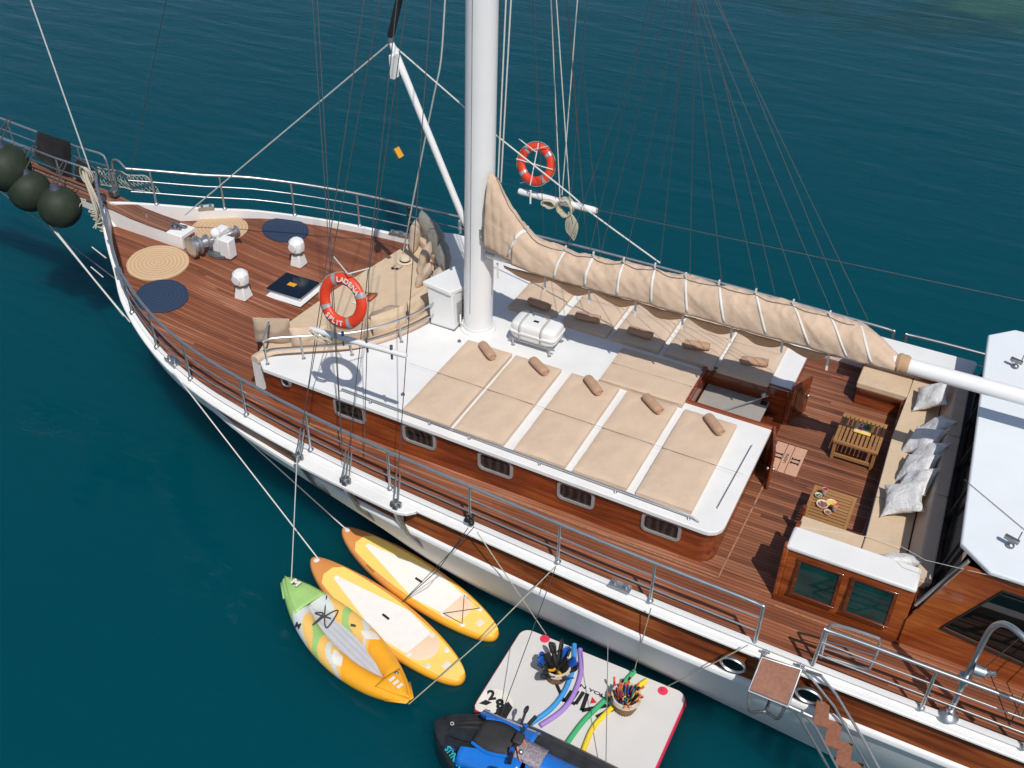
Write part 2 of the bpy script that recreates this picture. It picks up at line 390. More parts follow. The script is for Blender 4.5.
def text(name, s, size, mat, M, parent=None, extrude=.002, bold=0.0, sx=1.0):
    cu = bpy.data.curves.new(name, 'FONT'); cu.body = s; cu.size = size; cu.align_x = 'CENTER'; cu.align_y = 'CENTER'; cu.extrude = extrude; cu.offset = bold
    t = bpy.data.objects.new(name, cu); col.objects.link(t); bpy.context.view_layer.update()
    me = bpy.data.meshes.new_from_object(t.evaluated_get(bpy.context.evaluated_depsgraph_get())); bpy.data.objects.remove(t)
    me.transform(Matrix.Diagonal((sx, 1, 1, 1))); me.transform(M)
    if parent is not None: me.transform(Matrix.Translation(-origin_of(parent)))
    me.materials.clear(); me.materials.append(mat)
    o = bpy.data.objects.new(name, me); o.parent = parent; col.objects.link(o); return o
def textverts(mb, s, size, M, extrude=.002, bold=0.0, font_sx=1.0):
    cu = bpy.data.curves.new('t', 'FONT'); cu.body = s; cu.size = size; cu.align_x = 'CENTER'; cu.align_y = 'CENTER'; cu.extrude = extrude; cu.offset = bold
    t = bpy.data.objects.new('t', cu); col.objects.link(t); bpy.context.view_layer.update()
    me = bpy.data.meshes.new_from_object(t.evaluated_get(bpy.context.evaluated_depsgraph_get())); bpy.data.objects.remove(t)
    me.transform(Matrix.Diagonal((font_sx, 1, 1, 1))); me.transform(M)
    mb.add([v.co.copy() for v in me.vertices], [tuple(p.vertices) for p in me.polygons]); bpy.data.meshes.remove(me)
def interp(tab, x):
    if x <= tab[0][0]: return tab[0][1]
    for (a, p), (b, q) in zip(tab, tab[1:]):
        if x <= b: return p+(q-p)*(x-a)/(b-a)
    return tab[-1][1]
def smoothtab(tab):
    """Catmull-Rom through the table, sampled once"""
    xs = [a for a, _ in tab]; ys = [b for _, b in tab]; out = []
    for i in range(len(tab)-1):
        p0 = ys[max(i-1, 0)]; x0 = xs[max(i-1, 0)]; p1, p2 = ys[i], ys[i+1]; p3 = ys[min(i+2, len(ys)-1)]; x3 = xs[min(i+2, len(ys)-1)]
        d = xs[i+1]-xs[i]
        m1 = (p2-p0)/(xs[i+1]-x0)*d if xs[i+1] != x0 else 0; m2 = (p3-p1)/(x3-xs[i])*d if x3 != xs[i] else 0
        for k in range(8):
            t = k/8; out.append((xs[i]+d*t, (2*t**3-3*t*t+1)*p1+(t**3-2*t*t+t)*m1+(-2*t**3+3*t*t)*p2+(t**3-t*t)*m2))
    out.append(tab[-1]); return out
def curve(pts, n=8):
    """Catmull-Rom through 3D points"""
    P = [Vector(p) for p in pts]; out = []
    for i in range(len(P)-1):
        p0, p1, p2, p3 = P[max(i-1, 0)], P[i], P[i+1], P[min(i+2, len(P)-1)]
        for k in range(n):
            t = k/n; out.append(.5*((2*p1)+(p2-p0)*t+(2*p0-5*p1+4*p2-p3)*t*t+(-p0+3*p1-3*p2+p3)*t**3))
    out.append(P[-1]); return out
def RZ(a): return Matrix.Rotation(a, 4, 'Z')
def TR(*v): return Matrix.Translation(Vector(v))

# ---------------------------------------------------------------- sea
g = MB(); S_ = 2000; g.add([(-S_, -S_, 0), (S_, -S_, 0), (S_, S_, 0), (-S_, S_, 0)], [(0, 1, 2, 3)])
tag(g.build('sea', SEA, smooth=False, loc=(0, 0, 0)), kind='structure')

# ---------------------------------------------------------------- the yacht: hull form
def zd(x):                                    # deck height with the sheer rising to the bow
    u = max(0, -x-6); return 2.28+.0014*min(u, 6.4)**3+.075*max(0, u-6.4)
def zc(x): u = max(0, -x-6); return 2.42+.0014*u**3                   # cap rail height
def zk(x, y): return zd(x)+.075*min(1, max(0, (-x-7.5)/2))*max(0, 1-(y/max(.4, interp(BT, x)))**2)   # cambered foredeck
CLT = [(-15, .06), (-12, .04), (-8.5, -.02), (-1, -.24), (10, -.28)]
def cl(x): return interp(CLT, x)
def side_y(x, h, s): return -h if s < 0 else h+2*cl(x)       # the starboard side, seen from the measured port side
BT = smoothtab([(-14.75, 0), (-14.5, .30), (-14, .76), (-13.4, 1.25), (-12.72, 1.82), (-11.5, 2.49), (-10.3, 2.90), (-8.8, 3.17), (-6.8, 3.40), (-4.85, 3.54), (-2.2, 3.68), (.8, 3.73), (4, 3.70), (7, 3.45), (10, 3.0)])
ST = smoothtab([(-14.1, 0), (-13.5, .45), (-12.5, 1.40), (-11, 2.36), (-9.7, 2.83), (-8.9, 3.0), (-6.5, 3.36), (-4, 3.55), (-2.2, 3.66), (.8, 3.71), (4, 3.68), (7, 3.42), (10, 2.95)])
WT = smoothtab([(-12.7, 0), (-11, .72), (-9, 1.55), (-7, 2.18), (-5.4, 2.48), (-2.3, 2.68), (1.2, 2.96), (4, 3.0), (7, 2.8), (10, 2.2)])
def hb(tab, x): return max(0.0, interp(tab, x))
def slope(tab, x): return (interp(tab, x+.05)-interp(tab, x-.05))/.1
def rail(x, inset, side):
    inset *= 1-.42*min(1, max(0, (-x-9.5)/3))             # the rail narrows towards the bow
    return side_y(x, max(0.0, hb(BT, x)-inset*sqrt(1+min(4, slope(BT, x))**2)), side)
XE = 10.0
def stations(x0, n=90): return [x0+(XE-x0)*(i/n)**1.35 for i in range(n+1)]
yacht = thing('sailing_yacht', 'big white and varnished wood sailing yacht with teak decks and a tall white mast', 'sailing yacht', (-3, 0, 0))

def hull_rows(rowfs, x0s, side):
    rows = []
    for f, x0 in zip(rowfs, x0s):
        rows.append([f(x, side) for x in stations(x0)])
    return rows
def both(rowfs, x0s, name, mat, **k):
    m = MB()
    for side in (-1, 1): m.grid(hull_rows(rowfs, x0s, side))
    return m.build(name, mat, yacht, **k)
# cap rail: a stepped white moulding running round the sheer
def capf(off, dz): return lambda x, s: V(x, rail(x, off, s), zc(x)+dz)
cap_prof = [(.235, -.50), (.235, -.16), (.235, -.004), (.225, .0), (.152, .0), (.150, -.010), (.176, -.026), (.176, -.056), (.125, -.066), (.060, -.066), (.045, -.076), (.042, -.10), (.06, -.118), (.12, -.12)]
cap = both([capf(*p) for p in cap_prof], [-14.78]*len(cap_prof), 'cap_rail', WHITE, ang=28)
def stf(ins, dz): return lambda x, s: V(x, side_y(x, max(0, hb(ST, x)-ins), s), zc(x)+dz*(1-.20*min(1, max(0, (-x-4)/5))))
both([lambda x, s: V(x, rail(x, .10, s), zc(x)-.115), lambda x, s: V(x, rail(x, .15, s), min(zc(x)-.2, zd(x)-.03)), stf(.035, -.57)], [-14.75, -14.65, -14.1], 'hull_planking', MAHO_H)
both([stf(.10, -.55), stf(.01, -.56), stf(-.01, -.58), stf(-.01, -.65), stf(.03, -.68), stf(.10, -.69)], [-14.14, -14.14, -14.16, -14.13, -14.1, -14.1], 'rubbing_strake', WHITE, ang=50)
def mid(z, k, bulge):
    x0 = -12.7-z*.55
    def f(x, s):
        a = hb(ST, x); b = hb(WT, x); return V(x, side_y(x, max(0, (k*a+(1-k)*b+bulge*min(1, b))), s), z)
    return f, x0
rf, xs0 = [stf(.06, -.67)], [-14.05]
for z, k, bu in ((1.35, .74, .04), (1.0, .53, .06), (.65, .32, .06), (.3, .13, .04), (.08, .03, .02)):
    f, x0 = mid(z, k, bu); rf.append(f); xs0.append(x0)
both(rf, xs0, 'hull', HULLW, ang=70)
both([lambda x, s: V(x, side_y(x, hb(WT, x)*1.01+.002, s), .085), lambda x, s: V(x, side_y(x, hb(WT, x)*.99, s), -.02), lambda x, s: V(x, side_y(x, hb(WT, x)*.8, s), -.7)], [-12.75, -12.7, -12.4], 'boot_stripe', plain('boot_stripe_teal', (.01, .09, .09), .4))
# stem post under the bowsprit
m = MB(); m.tube(curve([(-14.86, .05, 3.28), (-14.3, .06, 2.5), (-13.3, .07, 1.1), (-12.7, .07, .1), (-12.4, .07, -.5)]), .07, 10); m.build('stem_post', HULLW, yacht)
m = MB(); m.grid([[V(XE, y*hb(t, XE)/1.0, z) for y in (-1, 1)] for t, z in ((BT, 2.4), (ST, 1.7), (WT, 0), (WT, -.7))]); m.build('transom', HULLW, yacht)

# decks
def roof_z(x): return 2.93-.0089*x
HX0, HX1, HY0, HY1 = -3.14, -1.83, -.05, .93          # companionway opening
m = MB(); rows = []
for x in stations(-14.7, 110):
    a, b = rail(x, .22, -1), rail(x, .22, 1); rows.append([V(x, a+(b-a)*j/16, zk(x, a+(b-a)*j/16)) for j in range(17)])
m.grid(rows); deck = m.build('foredeck', TEAK, yacht)
m = MB(); m.prism([(-2.2, -2.44), (.9, -2.44), (.9, 2.5), (-2.2, 2.5)], 2.2, 2.286); m.build('cockpit_deck', TEAK2, yacht)
# reddish margin planks along the inside of the rail
m = MB()
for s in (-1, 1):
    m.grid([[V(x, rail(x, o, s), zk(x, rail(x, o, s))+.004) for x in stations(-14.3)] for o in (.23, .27, .31)])
m.build('margin_plank', plain('margin_teak', (.17, .06, .035), .5, var=.3, scale=14), yacht)
m = MB()
def trim(a, b, n=14):
    P_ = [(a[0]+(b[0]-a[0])*i/n, a[1]+(b[1]-a[1])*i/n) for i in range(n+1)]
    for q, r_ in zip(P_, P_[1:]): m.bar((*q, max(zd(q[0]), 2.28)+.009), (*r_, max(zd(r_[0]), 2.28)+.009), .022, .010)
trim((-9.2, -2.50), (-1.74, -2.60)); trim((-1.74, -2.60), (-1.70, -.2)); trim((-.95, -2.72), (6, -2.80))
m.build('deck_trim', plain('pale_teak_trim', (.33, .17, .095), .6, var=.3, scale=20), yacht)

# ---------------------------------------------------------------- coachroof
def arc_front(inset=0.0):
    pts = [(-9.36, -2.30), (-9.30, -2.12), (-8.95, -1.86), (-8.55, -1.58), (-8.21, -1.30), (-7.90, -.86), (-7.66, -.30), (-7.60, .12), (-7.66, .60), (-7.90, 1.16), (-8.21, 1.60), (-8.7, 2.0), (-9.30, 2.42)]
    c = [tuple(p)[:2] for p in curve([(x+inset, y, 0) for x, y in pts], 5)]
    return c
def ry(x): return -2.42-.014*(x+9)
def house(inset):
    pts = arc_front(inset*.6)                       # starts at the near horn, ends at the far horn
    x1 = -1.83-inset; yn = ry(-1.8)+inset; r = .22
    far = [(-8.6, 2.62-inset), (x1, 2.62-inset)]
    ap = [(x1, HY1+inset*0), (HX0 if inset == 0 else HX0, HY1), (HX0, HY0), (x1, HY0)]
    near = [(x1, yn+r)]+[(x1-r+r*cos(a), yn+r-r*sin(a)) for a in (R(20), R(45), R(70))]+[(x1-r, yn), (-9.22+inset, ry(-9.2)+inset)]
    return pts+far+ap+near
m = MB(); m.prism(house(0), lambda x, y: roof_z(x)-.075, lambda x, y: roof_z(x)); m.build('coachroof', WHITE, yacht, bevel=.022, ang=30)
m = MB(); P = house(.07); n = len(P)
m.prism(P, lambda x, y: zd(x)-.05, lambda x, y: roof_z(x)-.07); m.build('coachroof_wall', MAHO, yacht, ang=30)
# flared white nose at the forward corner
m = MB(); m.add([(-9.753, -2.180, 2.370), (-9.553, -1.865, 2.370), (-8.945, -2.257, 2.930), (-9.414, -2.092, 2.930), (-9.5, -1.9, 2.37), (-9.3, -1.9, 2.93)], [(0, 1, 2, 3), (0, 3, 5, 4)]); m.build('nose_fairing', WHITE, yacht, solid=.03)
# companionway well: frame, lining, sliding hatch, steps
FR = MB(); zz = 2.965
FR.bar((HX0-.02, HY0-.05, zz+.01), (HX0-.02, HY1+.02, zz+.01), .07, .06); FR.bar((HX0-.05, HY0-.03, zz+.005), (HX1, HY0-.03, zz-.005), .06, .05); FR.bar((HX0-.05, HY1+.01, zz-.005), (HX1, HY1+.01, zz-.015), .035, .03)
FR.build('companionway_frame', MAHO, yacht, bevel=.006)
m = MB()
m.bar((HX0+.012, HY0, 2.5), (HX0+.012, HY1, 2.5), .02, .84, (0, 0, 1)); m.bar((HX0, HY1-.012, 2.5), (HX1-.03, HY1-.012, 2.5), .02, .84); m.bar((HX0, HY0+.012, 2.5), (HX1-.03, HY0+.012, 2.5), .02, .84)
m.build('companionway_lining', MAHO, yacht)
m = MB(); m.box((-2.60, (HY0+HY1)/2, 2.64), (1.0, HY1-HY0-.06, .04)); m.build('sliding_hatch', GREYP, yacht, bevel=.01)
m = MB(); m.box((-2.06, .44, 2.42), (.16, .9, .03)); m.box((-1.93, .44, 2.3), (.16, .9, .03)); m.build('companionway_step', MAHO_D, yacht)
m = MB(); m.tube([(-2.133, 0.844, 2.800), (-2.667, 0.316, 2.680)], .012); m.ball((-2.187, 0.787, 2.840), .045, 12); m.build('hatch_stay', STEEL, yacht)
m = MB(); m.box((-2.168, 0.821, 2.665), (.10, .10, .012)); m.build('hatch_vent', BLACK, yacht)
def door(a, b, name='companionway_door'):
    a, b = Vector(a), Vector(b); m = MB(); m.bar((a.x, a.y, 2.66), (b.x, b.y, 2.66), .035, .70); o = m.build(name, MAHO, yacht, bevel=.006)
    d = (b-a).normalized(); nrm = Vector((-d.y, d.x, 0)); c = (a+b)/2
    for k in (-1, 1):
        g = MB(); g.bar(c+nrm*.02*k-d*.13+V(0, 0, 2.68), c+nrm*.02*k+d*.13+V(0, 0, 2.68), .008, .44); g.build('door_panel', MAHO_D, o)
    g = MB(); g.ball(b-d*.06+nrm*.04+V(0, 0, 2.66), .028, 10); g.ball(b-d*.06-nrm*.04+V(0, 0, 2.66), .028, 10); g.build('door_knob', STEEL, o)
door((-1.80, .96, 0), (-1.62, 1.40, 0)); door((-1.80, -.08, 0), (-1.64, -.66, 0))
for y in (HY0-.03, HY1+.02):
    m = MB(); m.box((-1.82, y, 2.60), (.07, .07, .66)); m.build('door_post', MAHO, yacht, bevel=.008)
# windows in the near wall
for x in (-7.67, -6.44, -5.17, -3.905, -2.64):
    z = roof_z(x)-.265; y = ry(x)+.07
    m = MB(); w2, h2, r = .285, .175, .085; out = []; inn = []
    def rr(w_, h_, r_):
        o = []
        for cx, cz, a0 in ((w_-r_, h_-r_, 0), (-w_+r_, h_-r_, 90), (-w_+r_, -h_+r_, 180), (w_-r_, -h_+r_, 270)):
            for k in range(6): a = R(a0+k*18); o.append((cx+r_*cos(a), cz+r_*sin(a)))
        return o
    A, B = rr(w2, h2, r), rr(w2-.045, h2-.045, r-.03)
    rows = [[V(x+px, y+.01, z+pz) for px, pz in A], [V(x+px*.985, y-.028, z+pz*.98) for px, pz in A], [V(x+px, y-.030, z+pz) for px, pz in B], [V(x+px, y-.006, z+pz) for px, pz in B]]
    m.grid(rows, closed_v=True); fr_ = m.build('window', FRAMEM, yacht, ang=30)
    m = MB(); m.add([V(x+px, y-.008, z+pz) for px, pz in B], [tuple(range(len(B)))]); m.build('pane', CURT, fr_, smooth=False)
# lower windows of the far wall are hidden; near wall forward lamp
lamp = MB(); p = V(*(-8.821, -2.360, 2.869)); Mx = Matrix.Rotation(R(90), 3, 'X')
lamp.lathe([(.10, -.01), (.105, .02), (.085, .045), (.07, .05), (.05, .03)], p, 20, Mx); lm = lamp.build('wall_lamp', STEEL, yacht)
g = MB(); g.lathe([(.06, .032), (.04, .05), (.0001, .058)], p, 16, Mx); g.build('lamp_glass', GLASS, lm)
# steel grab rails on the roof
def grab(pts, posts, name='grab_rail', r=.013):
    m = MB(); m.tube(pts, r, 8); o = m.build(name, STEEL, yacht)
    for q in posts:
        g = MB(); g.tube([q, (q[0], q[1], q[2]-.07)], r*.9, 8); g.lathe([(.028, 0), (.024, .012)], (q[0], q[1], q[2]-.072), 12); g.build('rail_foot', STEEL, o)
def rp(x, h=.07): return (x, ry(x)+.10, roof_z(x)+h)
grab([rp(-7.85, .0)]+[rp(x) for x in (-7.8, -7, -6, -5, -4, -3, -2.25)]+[rp(-2.16, .01)], [rp(x) for x in (-7.3, -6.28, -5.62, -4.50, -3.35, -2.3)])
grab([(-1.98+.0, -.62, 2.99), (-2.02, -2.05, 2.99)], [(-1.98, -.62, 3.0), (-2.02, -2.05, 3.0)], r=.007)
m = MB(); m.tube([(x, -1.33, roof_z(x)+.092) for x in (-7.25, -5, -3, -1.9)], .0018, 5); m.build('mattress_line', WIRE, yacht)
for x, y in ((-6.9, -.35), (-6.98, -1.95), (-2.62, 1.1), (-7.0, .2)):
    m = MB(); m.lathe([(.035, 0), (.03, .015), (.012, .02), (.012, .04), (.0001, .045)], (x, y, roof_z(x)), 12); m.build('roof_eye', GALV, yacht)

# ---------------------------------------------------------------- foredeck lounge built into the coachroof
m = MB()
back = arc_front(-.04)
rim = [V(x, y, 0) for x, y in back]
rows = []; rows2 = []
for i, p in enumerate(rim):
    d = (rim[min(i+1, len(rim)-1)]-rim[max(i-1, 0)]).normalized(); nn = V(d.y, -d.x, 0)
    if nn.x > 0: nn = -nn
    rows.append([p+V(0, 0, 2.955), p+V(0, 0, 3.035), p+nn*.03+V(0, 0, 3.06), p+nn*.13+V(0, 0, 3.06), p+nn*.15+V(0, 0, 3.03), p+nn*.15+V(0, 0, 2.955)]); rows2.append([p+nn*.02+V(0, 0, 2.4), p+nn*.02+V(0, 0, 2.956), p+nn*.14+V(0, 0, 2.956), p+nn*.14+V(0, 0, 2.4)])
m.grid(rows); m.add(rows[0], [tuple(range(6))]); m.build('lounge_back_rim', BEIGE, yacht, ang=60)
m = MB(); m.grid(rows2); m.add(rows2[0], [(0, 1, 2, 3)]); m.build('lounge_back_wall', WHITE, yacht)
seat = [(-9.30, 2.20), (-9.62, .2), (-9.72, -.88), (-9.78, -1.6), (-9.66, -2.02)]+[(x-.10, y*.96) for x, y in back[1:-1]]
m = MB(); m.prism(seat, 2.45, 2.80); m.build('lounge_seat_base', WHITE, yacht)
m = MB(); m.prism([(x*.999, y*.99) for x, y in seat], 2.80, 2.90); m.build('lounge_pad', BEIGE_L, yacht, bevel=.03, seg=3)
m = MB()
arcr = [(x+.16, y*1.0, roof_z(x)+.42) for x, y in back[2:34]]
m.tube([(-9.55, -1.75, 3.36), (-9.30, -2.24, 3.40)]+[(x, y-.05, z) for x, y, z in arcr], .018, 8); m.tube([(x, y-.05, z-.22) for x, y, z in arcr], .012, 8)
lr = m.build('lounge_rail', STEEL, yacht)
for i in (0, 8, 16, 24, 31):
    x, y, z = arcr[i]; g = MB(); g.tube([(x, y-.05, z), (x+.02, y-.05, roof_z(x))], .014, 8); g.lathe([(.035, 0), (.03, .012)], (x+.02, y-.05, roof_z(x)), 12); g.build('rail_post', STEEL, lr)

# ---------------------------------------------------------------- guard rails
def rail_run(xs, side, ends=(False, False), group=None):
    top = [V(x, rail(x, .17, side), zc(x)+.70) for x in xs]
    m = MB(); p0 = list(top)
    if ends[0]: p0 = [top[0]+V(-.02, 0, -.68), top[0]+V(0, 0, -.06), top[0]+V(.02, 0, -.015)]+p0[1:]
    if ends[1]: p0 = p0[:-1]+[top[-1]+V(-.03, 0, -.015), top[-1]+V(0, 0, -.06), top[-1]+V(.0, 0, -.68)]
    m.tube(curve(p0, 3), .024, 10); o = m.build('guard_rail', STEEL, yacht, ang=60)
    for h in (.23, .46):
        g = MB(); g.tube([q+V(0, 0, h-.70) for q in top], .012, 8); g.build('lower_rail', STEEL, o, ang=60)
    return o
def stanchion(x, side, h=.70):
    y = rail(x, .17, side); m = MB(); m.tube([(x, y, zc(x)), (x, y, zc(x)+h)], .021, 10); m.lathe([(.048, 0), (.045, .012), (.025, .03)], (x, y, zc(x)), 14); m.build('stanchion', STEEL, yacht)
def fr(a, b, n): return [a+(b-a)*i/n for i in range(n+1)]
rail_run(fr(-14.35, -.98, 40), -1, (False, True)); rail_run(fr(-.24, 6, 12), -1, (True, False))
rail_run(fr(-14.35, -.72, 40), 1, (False, True)); rail_run(fr(-.52, 6, 12), 1, (True, False))
for x in (-13.9, -13.3, -12.35, -11.45, -10.50, -9.22, -7.90, -6.42, -5.07, -3.70, -2.37): stanchion(x, -1)
for x in (1.02, 2.15, 3.6): stanchion(x, -1)
for x in (-14.05, -13.1, -12.0, -10.8, -9.5, -8.2, -6.9, -5.5, -4.1, -2.7, -1.6, .9, 2.4): stanchion(x, 1)
# inner swing gate on the near side and its loop
m = MB(); gx = curve([V(-.20, -3.40, 2.44), V(-.21, -3.40, 2.98), V(-.14, -3.39, 3.07), V(.28, -3.36, 3.07), V(.37, -3.35, 3.0), V(.37, -3.35, 2.56), V(.30, -3.36, 2.49), V(-.14, -3.40, 2.48)], 4)
m.tube(gx, .019, 8); gate = m.build('boarding_gate', STEEL, yacht)
for h in (2.62, 2.76, 2.90):
    g = MB(); g.tube([(-.20, -3.40, h), (.37, -3.35, h)], .008, 6); g.build('gate_bar', STEEL, gate)
# fairleads set into the cap rail
def fairlead(x, side, o=.185):
    y = rail(x, o, side); z = zc(x); d = V(1, (rail(x+.1, o, side)-rail(x-.1, o, side))/.2, 0).normalized(); nn = V(-d.y, d.x, 0); m = MB()
    c = V(x, y, z)
    m.bar(c-d*.15+V(0, 0, .008), c+d*.15+V(0, 0, .008), .12, .014)
    for k in (-.08, .08):
        m.lathe([(.026, 0), (.02, .015), (.02, .055), (.03, .065), (.0001, .07)], c+d*k+V(0, 0, .012), 12)
    for k in (-1, 1): m.bar(c+nn*.055*k-d*.14+V(0, 0, .03), c+nn*.055*k+d*.14+V(0, 0, .03), .008, .04)
    m.build('fairlead', STEEL, yacht)
for x, s in ((-11.0, -1), (-2.80, -1), (-13.35, 1), (-9.85, 1), (-10.05, 1), (-13.2, -1)): fairlead(x, s)

# shroud channel on the near side with its knees, chain plates and rigging screws
for side in (-1, 1):
    m = MB(); A = []; B = []
    for i in range(25):
        x = -8.15+2.25*i/24; k = min(1, sin(pi*i/24)*3.2)**.5
        A.append((x, rail(x, .07, side))); B.append((x, rail(x, .03-.15*k, side)))
    rows = [[V(x, y, zc(x)-.072) for x, y in A], [V(x, y, zc(x)-.074) for x, y in B], [V(x, y, zc(x)-.135) for x, y in B], [V(x, y, zc(x)-.14) for x, y in A]]
    m.grid(rows, closed_u=True); m.build('shroud_channel', WHITE, yacht, bevel=.012)
MASTTOP = V(-6.55, .05, 16.0)
bases = [-7.98, -7.08, -6.18]
def sh_base(x, side): return V(x, rail(x, -.05, side), zc(x)-.03)
for side in (-1, 1):
    for bi, x in enumerate(bases):
        b = sh_base(x, side)
        m = MB(); z0 = b.z-.08
        m.add([(x-.03, rail(x, .05, side), z0), (x+.03, rail(x, .05, side), z0), (x+.03, b.y+side*.06, z0), (x-.03, b.y+side*.06, z0), (x-.03, side_y(x, hb(ST, x)-.03, side), z0-.55), (x+.03, side_y(x, hb(ST, x)-.03, side), z0-.55)], [(0, 1, 2, 3), (3, 2, 5, 4), (0, 3, 4), (1, 5, 2), (0, 4, 5, 1)])
        m.build('channel_knee', HULLW, yacht, smooth=False)
        m = MB(); q = V(x+.20, side_y(x, .72*hb(ST, x)+.28*hb(WT, x)+.05, side), 1.30)
        m.bar(b+V(0, side*.05, -.02), V(x+.12, side_y(x, hb(ST, x)+.02, side), 1.78), .07, .02, (0, 1, 0)); m.bar(V(x+.12, side_y(x, hb(ST, x)+.02, side), 1.78), q, .06, .02, (0, 1, 0))
        m.build('chain_plate', GALV, yacht)
        tops = [MASTTOP, MASTTOP-V(.1, 0, 1.5)] if bi != 1 else [MASTTOP]
        if bi == 1 and side < 0: extra = [V(*(-7.954, -1.900, 8.685)), V(*(-7.880, -1.900, 8.696))]
        else: extra = []
        d = (MASTTOP-b).normalized()
        m = MB()
        for k in range(4): a = k*pi/2+.4; m.box(b+V(cos(a)*.045, sin(a)*.045, .02), (.07, .05, .09))
        m.lathe([(.05, -.02), (.05, .07)], b, 10); m.build('shackle_block', GALV, yacht, bevel=.01)
        for dx in ((-.03, .03) if bi != 1 else (-.05, .0, .05)):
            o2 = V(dx, 0, 0); m = MB(); m.tube([b+o2*1.3+V(0, 0, .06), b+o2+d*.20, b+o2+d*.50], [.009, .014, .010], 8); m.build('rigging_screw', STEEL, yacht)
        def wire(a, c, r=.006, mat=WIRE, name='shroud'):
            m = MB(); m.tube([a, c], r, 6); return m.build(name, mat, yacht)
        wire(b+d*.5, MASTTOP)
        for e in extra: wire(b+V(0, 0, .5), b+(e-b)*1.6, .0055)
# pin rails lashed across the shrouds
def on_shroud(x, side, z):
    b = sh_base(x, side); return b+(MASTTOP-b)*((z-b.z)/(MASTTOP.z-b.z))
nr = MB(); A = on_shroud(-7.98, -1, 4.50)+V(-.05, -.08, 0); B = on_shroud(-6.18, -1, 4.66)+V(.05, -.08, 0)
nr.tube([A+(B-A)*t for t in (0, .02, .5, .98, 1)], [.036, .044, .044, .036, .03], 12); pr_ = nr.build('pin_rail', WHITE, yacht)
g = MB(); g.tube(curve([A+V(.02, -.02, .02), A+V(.15, -.10, -.05), A+V(.25, -.03, -.12), A+V(.12, .08, -.06), A+V(.06, -.06, .03), A+V(.2, -.09, .0), A+V(.35, .0, -.1)]), .016, 6); g.build('lashing', ROPE, pr_)
for k in (.35, .60, .85):
    q = A+(B-A)*k; g = MB(); g.tube([q+V(0, 0, .10), q+V(0, 0, -.12)], [.022, .016], 8); g.build('belaying_pin', GALV, pr_)
fr2 = MB(); A = V(*(-7.542, 3.050, 3.954)); B = V(*(-6.018, 3.050, 3.943)); fr2.tube([A, A+(B-A)*.03, B-(B-A)*.05, B], [.05, .06, .06, .05], 12); pf = fr2.build('pin_rail', WHITE, yacht)
g = MB(); q = A+(B-A)*.18; g.tube([q+V(0, -.09, .12), q+V(0, -.09, -.14)], [.02, .016], 8); g.build('belaying_pin', WHITE, pf)
for k in (.42, .62):
    g = MB(); q = A+(B-A)*k+V(0, -.05, 0); rnd = random.Random(k)
    pts = []
    for i in range(40):
        a = i*1.25; rr_ = .10+.05*rnd.random(); pts.append(q+V(rr_*cos(a)*1.1, rr_*.6*sin(a*.7), (.16 if k > .5 else .07)*sin(a)+(-.05)))
    g.tube(curve(pts, 4), .013, 6); g.build('rope_coil', ROPE, pf)
g = MB(); q = A+(B-A)*.68+V(0, -.1, -.1)
for k in range(5): g.tube(curve([q, q+V(-.05+.03*k, 0, -.25), q+V(.0+.03*k, 0, -.42-.03*k), q+V(.10+.02*k, 0, -.22), q+V(.02, 0, 0)]), .012, 6)
g.build('rope_coil', ROPE, pf)

# ---------------------------------------------------------------- mast, boom, sail cover
m = MB(); mb0 = V(-6.82, .14, roof_z(-6.8)); mt = V(-6.56, .06, 15.5)
m.tube([mb0, mb0+(mt-mb0)*.09, mb0+(mt-mb0)*.1, mt], [.235, .235, .228, .215], 40); mast = m.build('mast', MASTW, yacht, ang=60)
g = MB(); g.lathe([(.30, 0), (.29, .03), (.25, .05), (.245, .10)], mb0, 36); g.build('mast_collar', WHITE, mast)
g = MB(); g.bar(mb0+V(-.02, -.232, .4), mt+V(-.01, -.212, 0), .012, .012, (0, 1, 0)); g.build('luff_track', plain('track_grey', (.35, .35, .36), .4), mast)
for dx, hh in ((-.14, 1.95), (.12, 1.9)):
    g = MB(); c = mb0+V(dx*1.4, -.20, hh); g.box(c, (.04, .05, .16)); g.box(c+V(.02, -.02, -.08), (.03, .05, .10)); g.build('mast_fitting', STEEL, mast, bevel=.008)
m = MB(); m.tube([(-6.377, 0.150, 8.355), (-6.462, 0.120, 5.744)], .011, 6); m.tube([(-6.303, 0.150, 8.366), (-6.412, 0.120, 5.723)], .011, 6); m.build('halyard', WIREB, yacht)
m = MB(); m.tube([V(*(-6.452, 0.100, 5.787)), V(*(-6.467, 0.100, 5.654))], .03, 8); m.build('halyard_block', GALV, yacht)
bz = lambda x: 4.56+.004*(x+6.6)
m = MB(); m.tube([(-6.55, .02, bz(-6.55)), (-.6, .0, bz(-.6)), (6.5, .0, bz(6.5))], [.10, .105, .105], 24); boom = m.build('boom', MASTW, yacht, ang=60)
g = MB(); g.box((-6.56, 0, 4.57), (.10, .10, .28)); g.box((-6.50, 0, 4.57), (.16, .20, .06)); g.build('gooseneck', STEEL, boom, bevel=.01)
TOPS = smoothtab([(-6.55, 5.90), (-6.44, 5.84), (-6.24, 5.50), (-5.95, 5.18), (-5.6, 5.06), (-4.9, 5.03), (-3.98, 5.09), (-2.95, 5.13), (-1.84, 5.13), (-1.17, 5.10), (-.80, 5.02), (-.42, 4.72)])
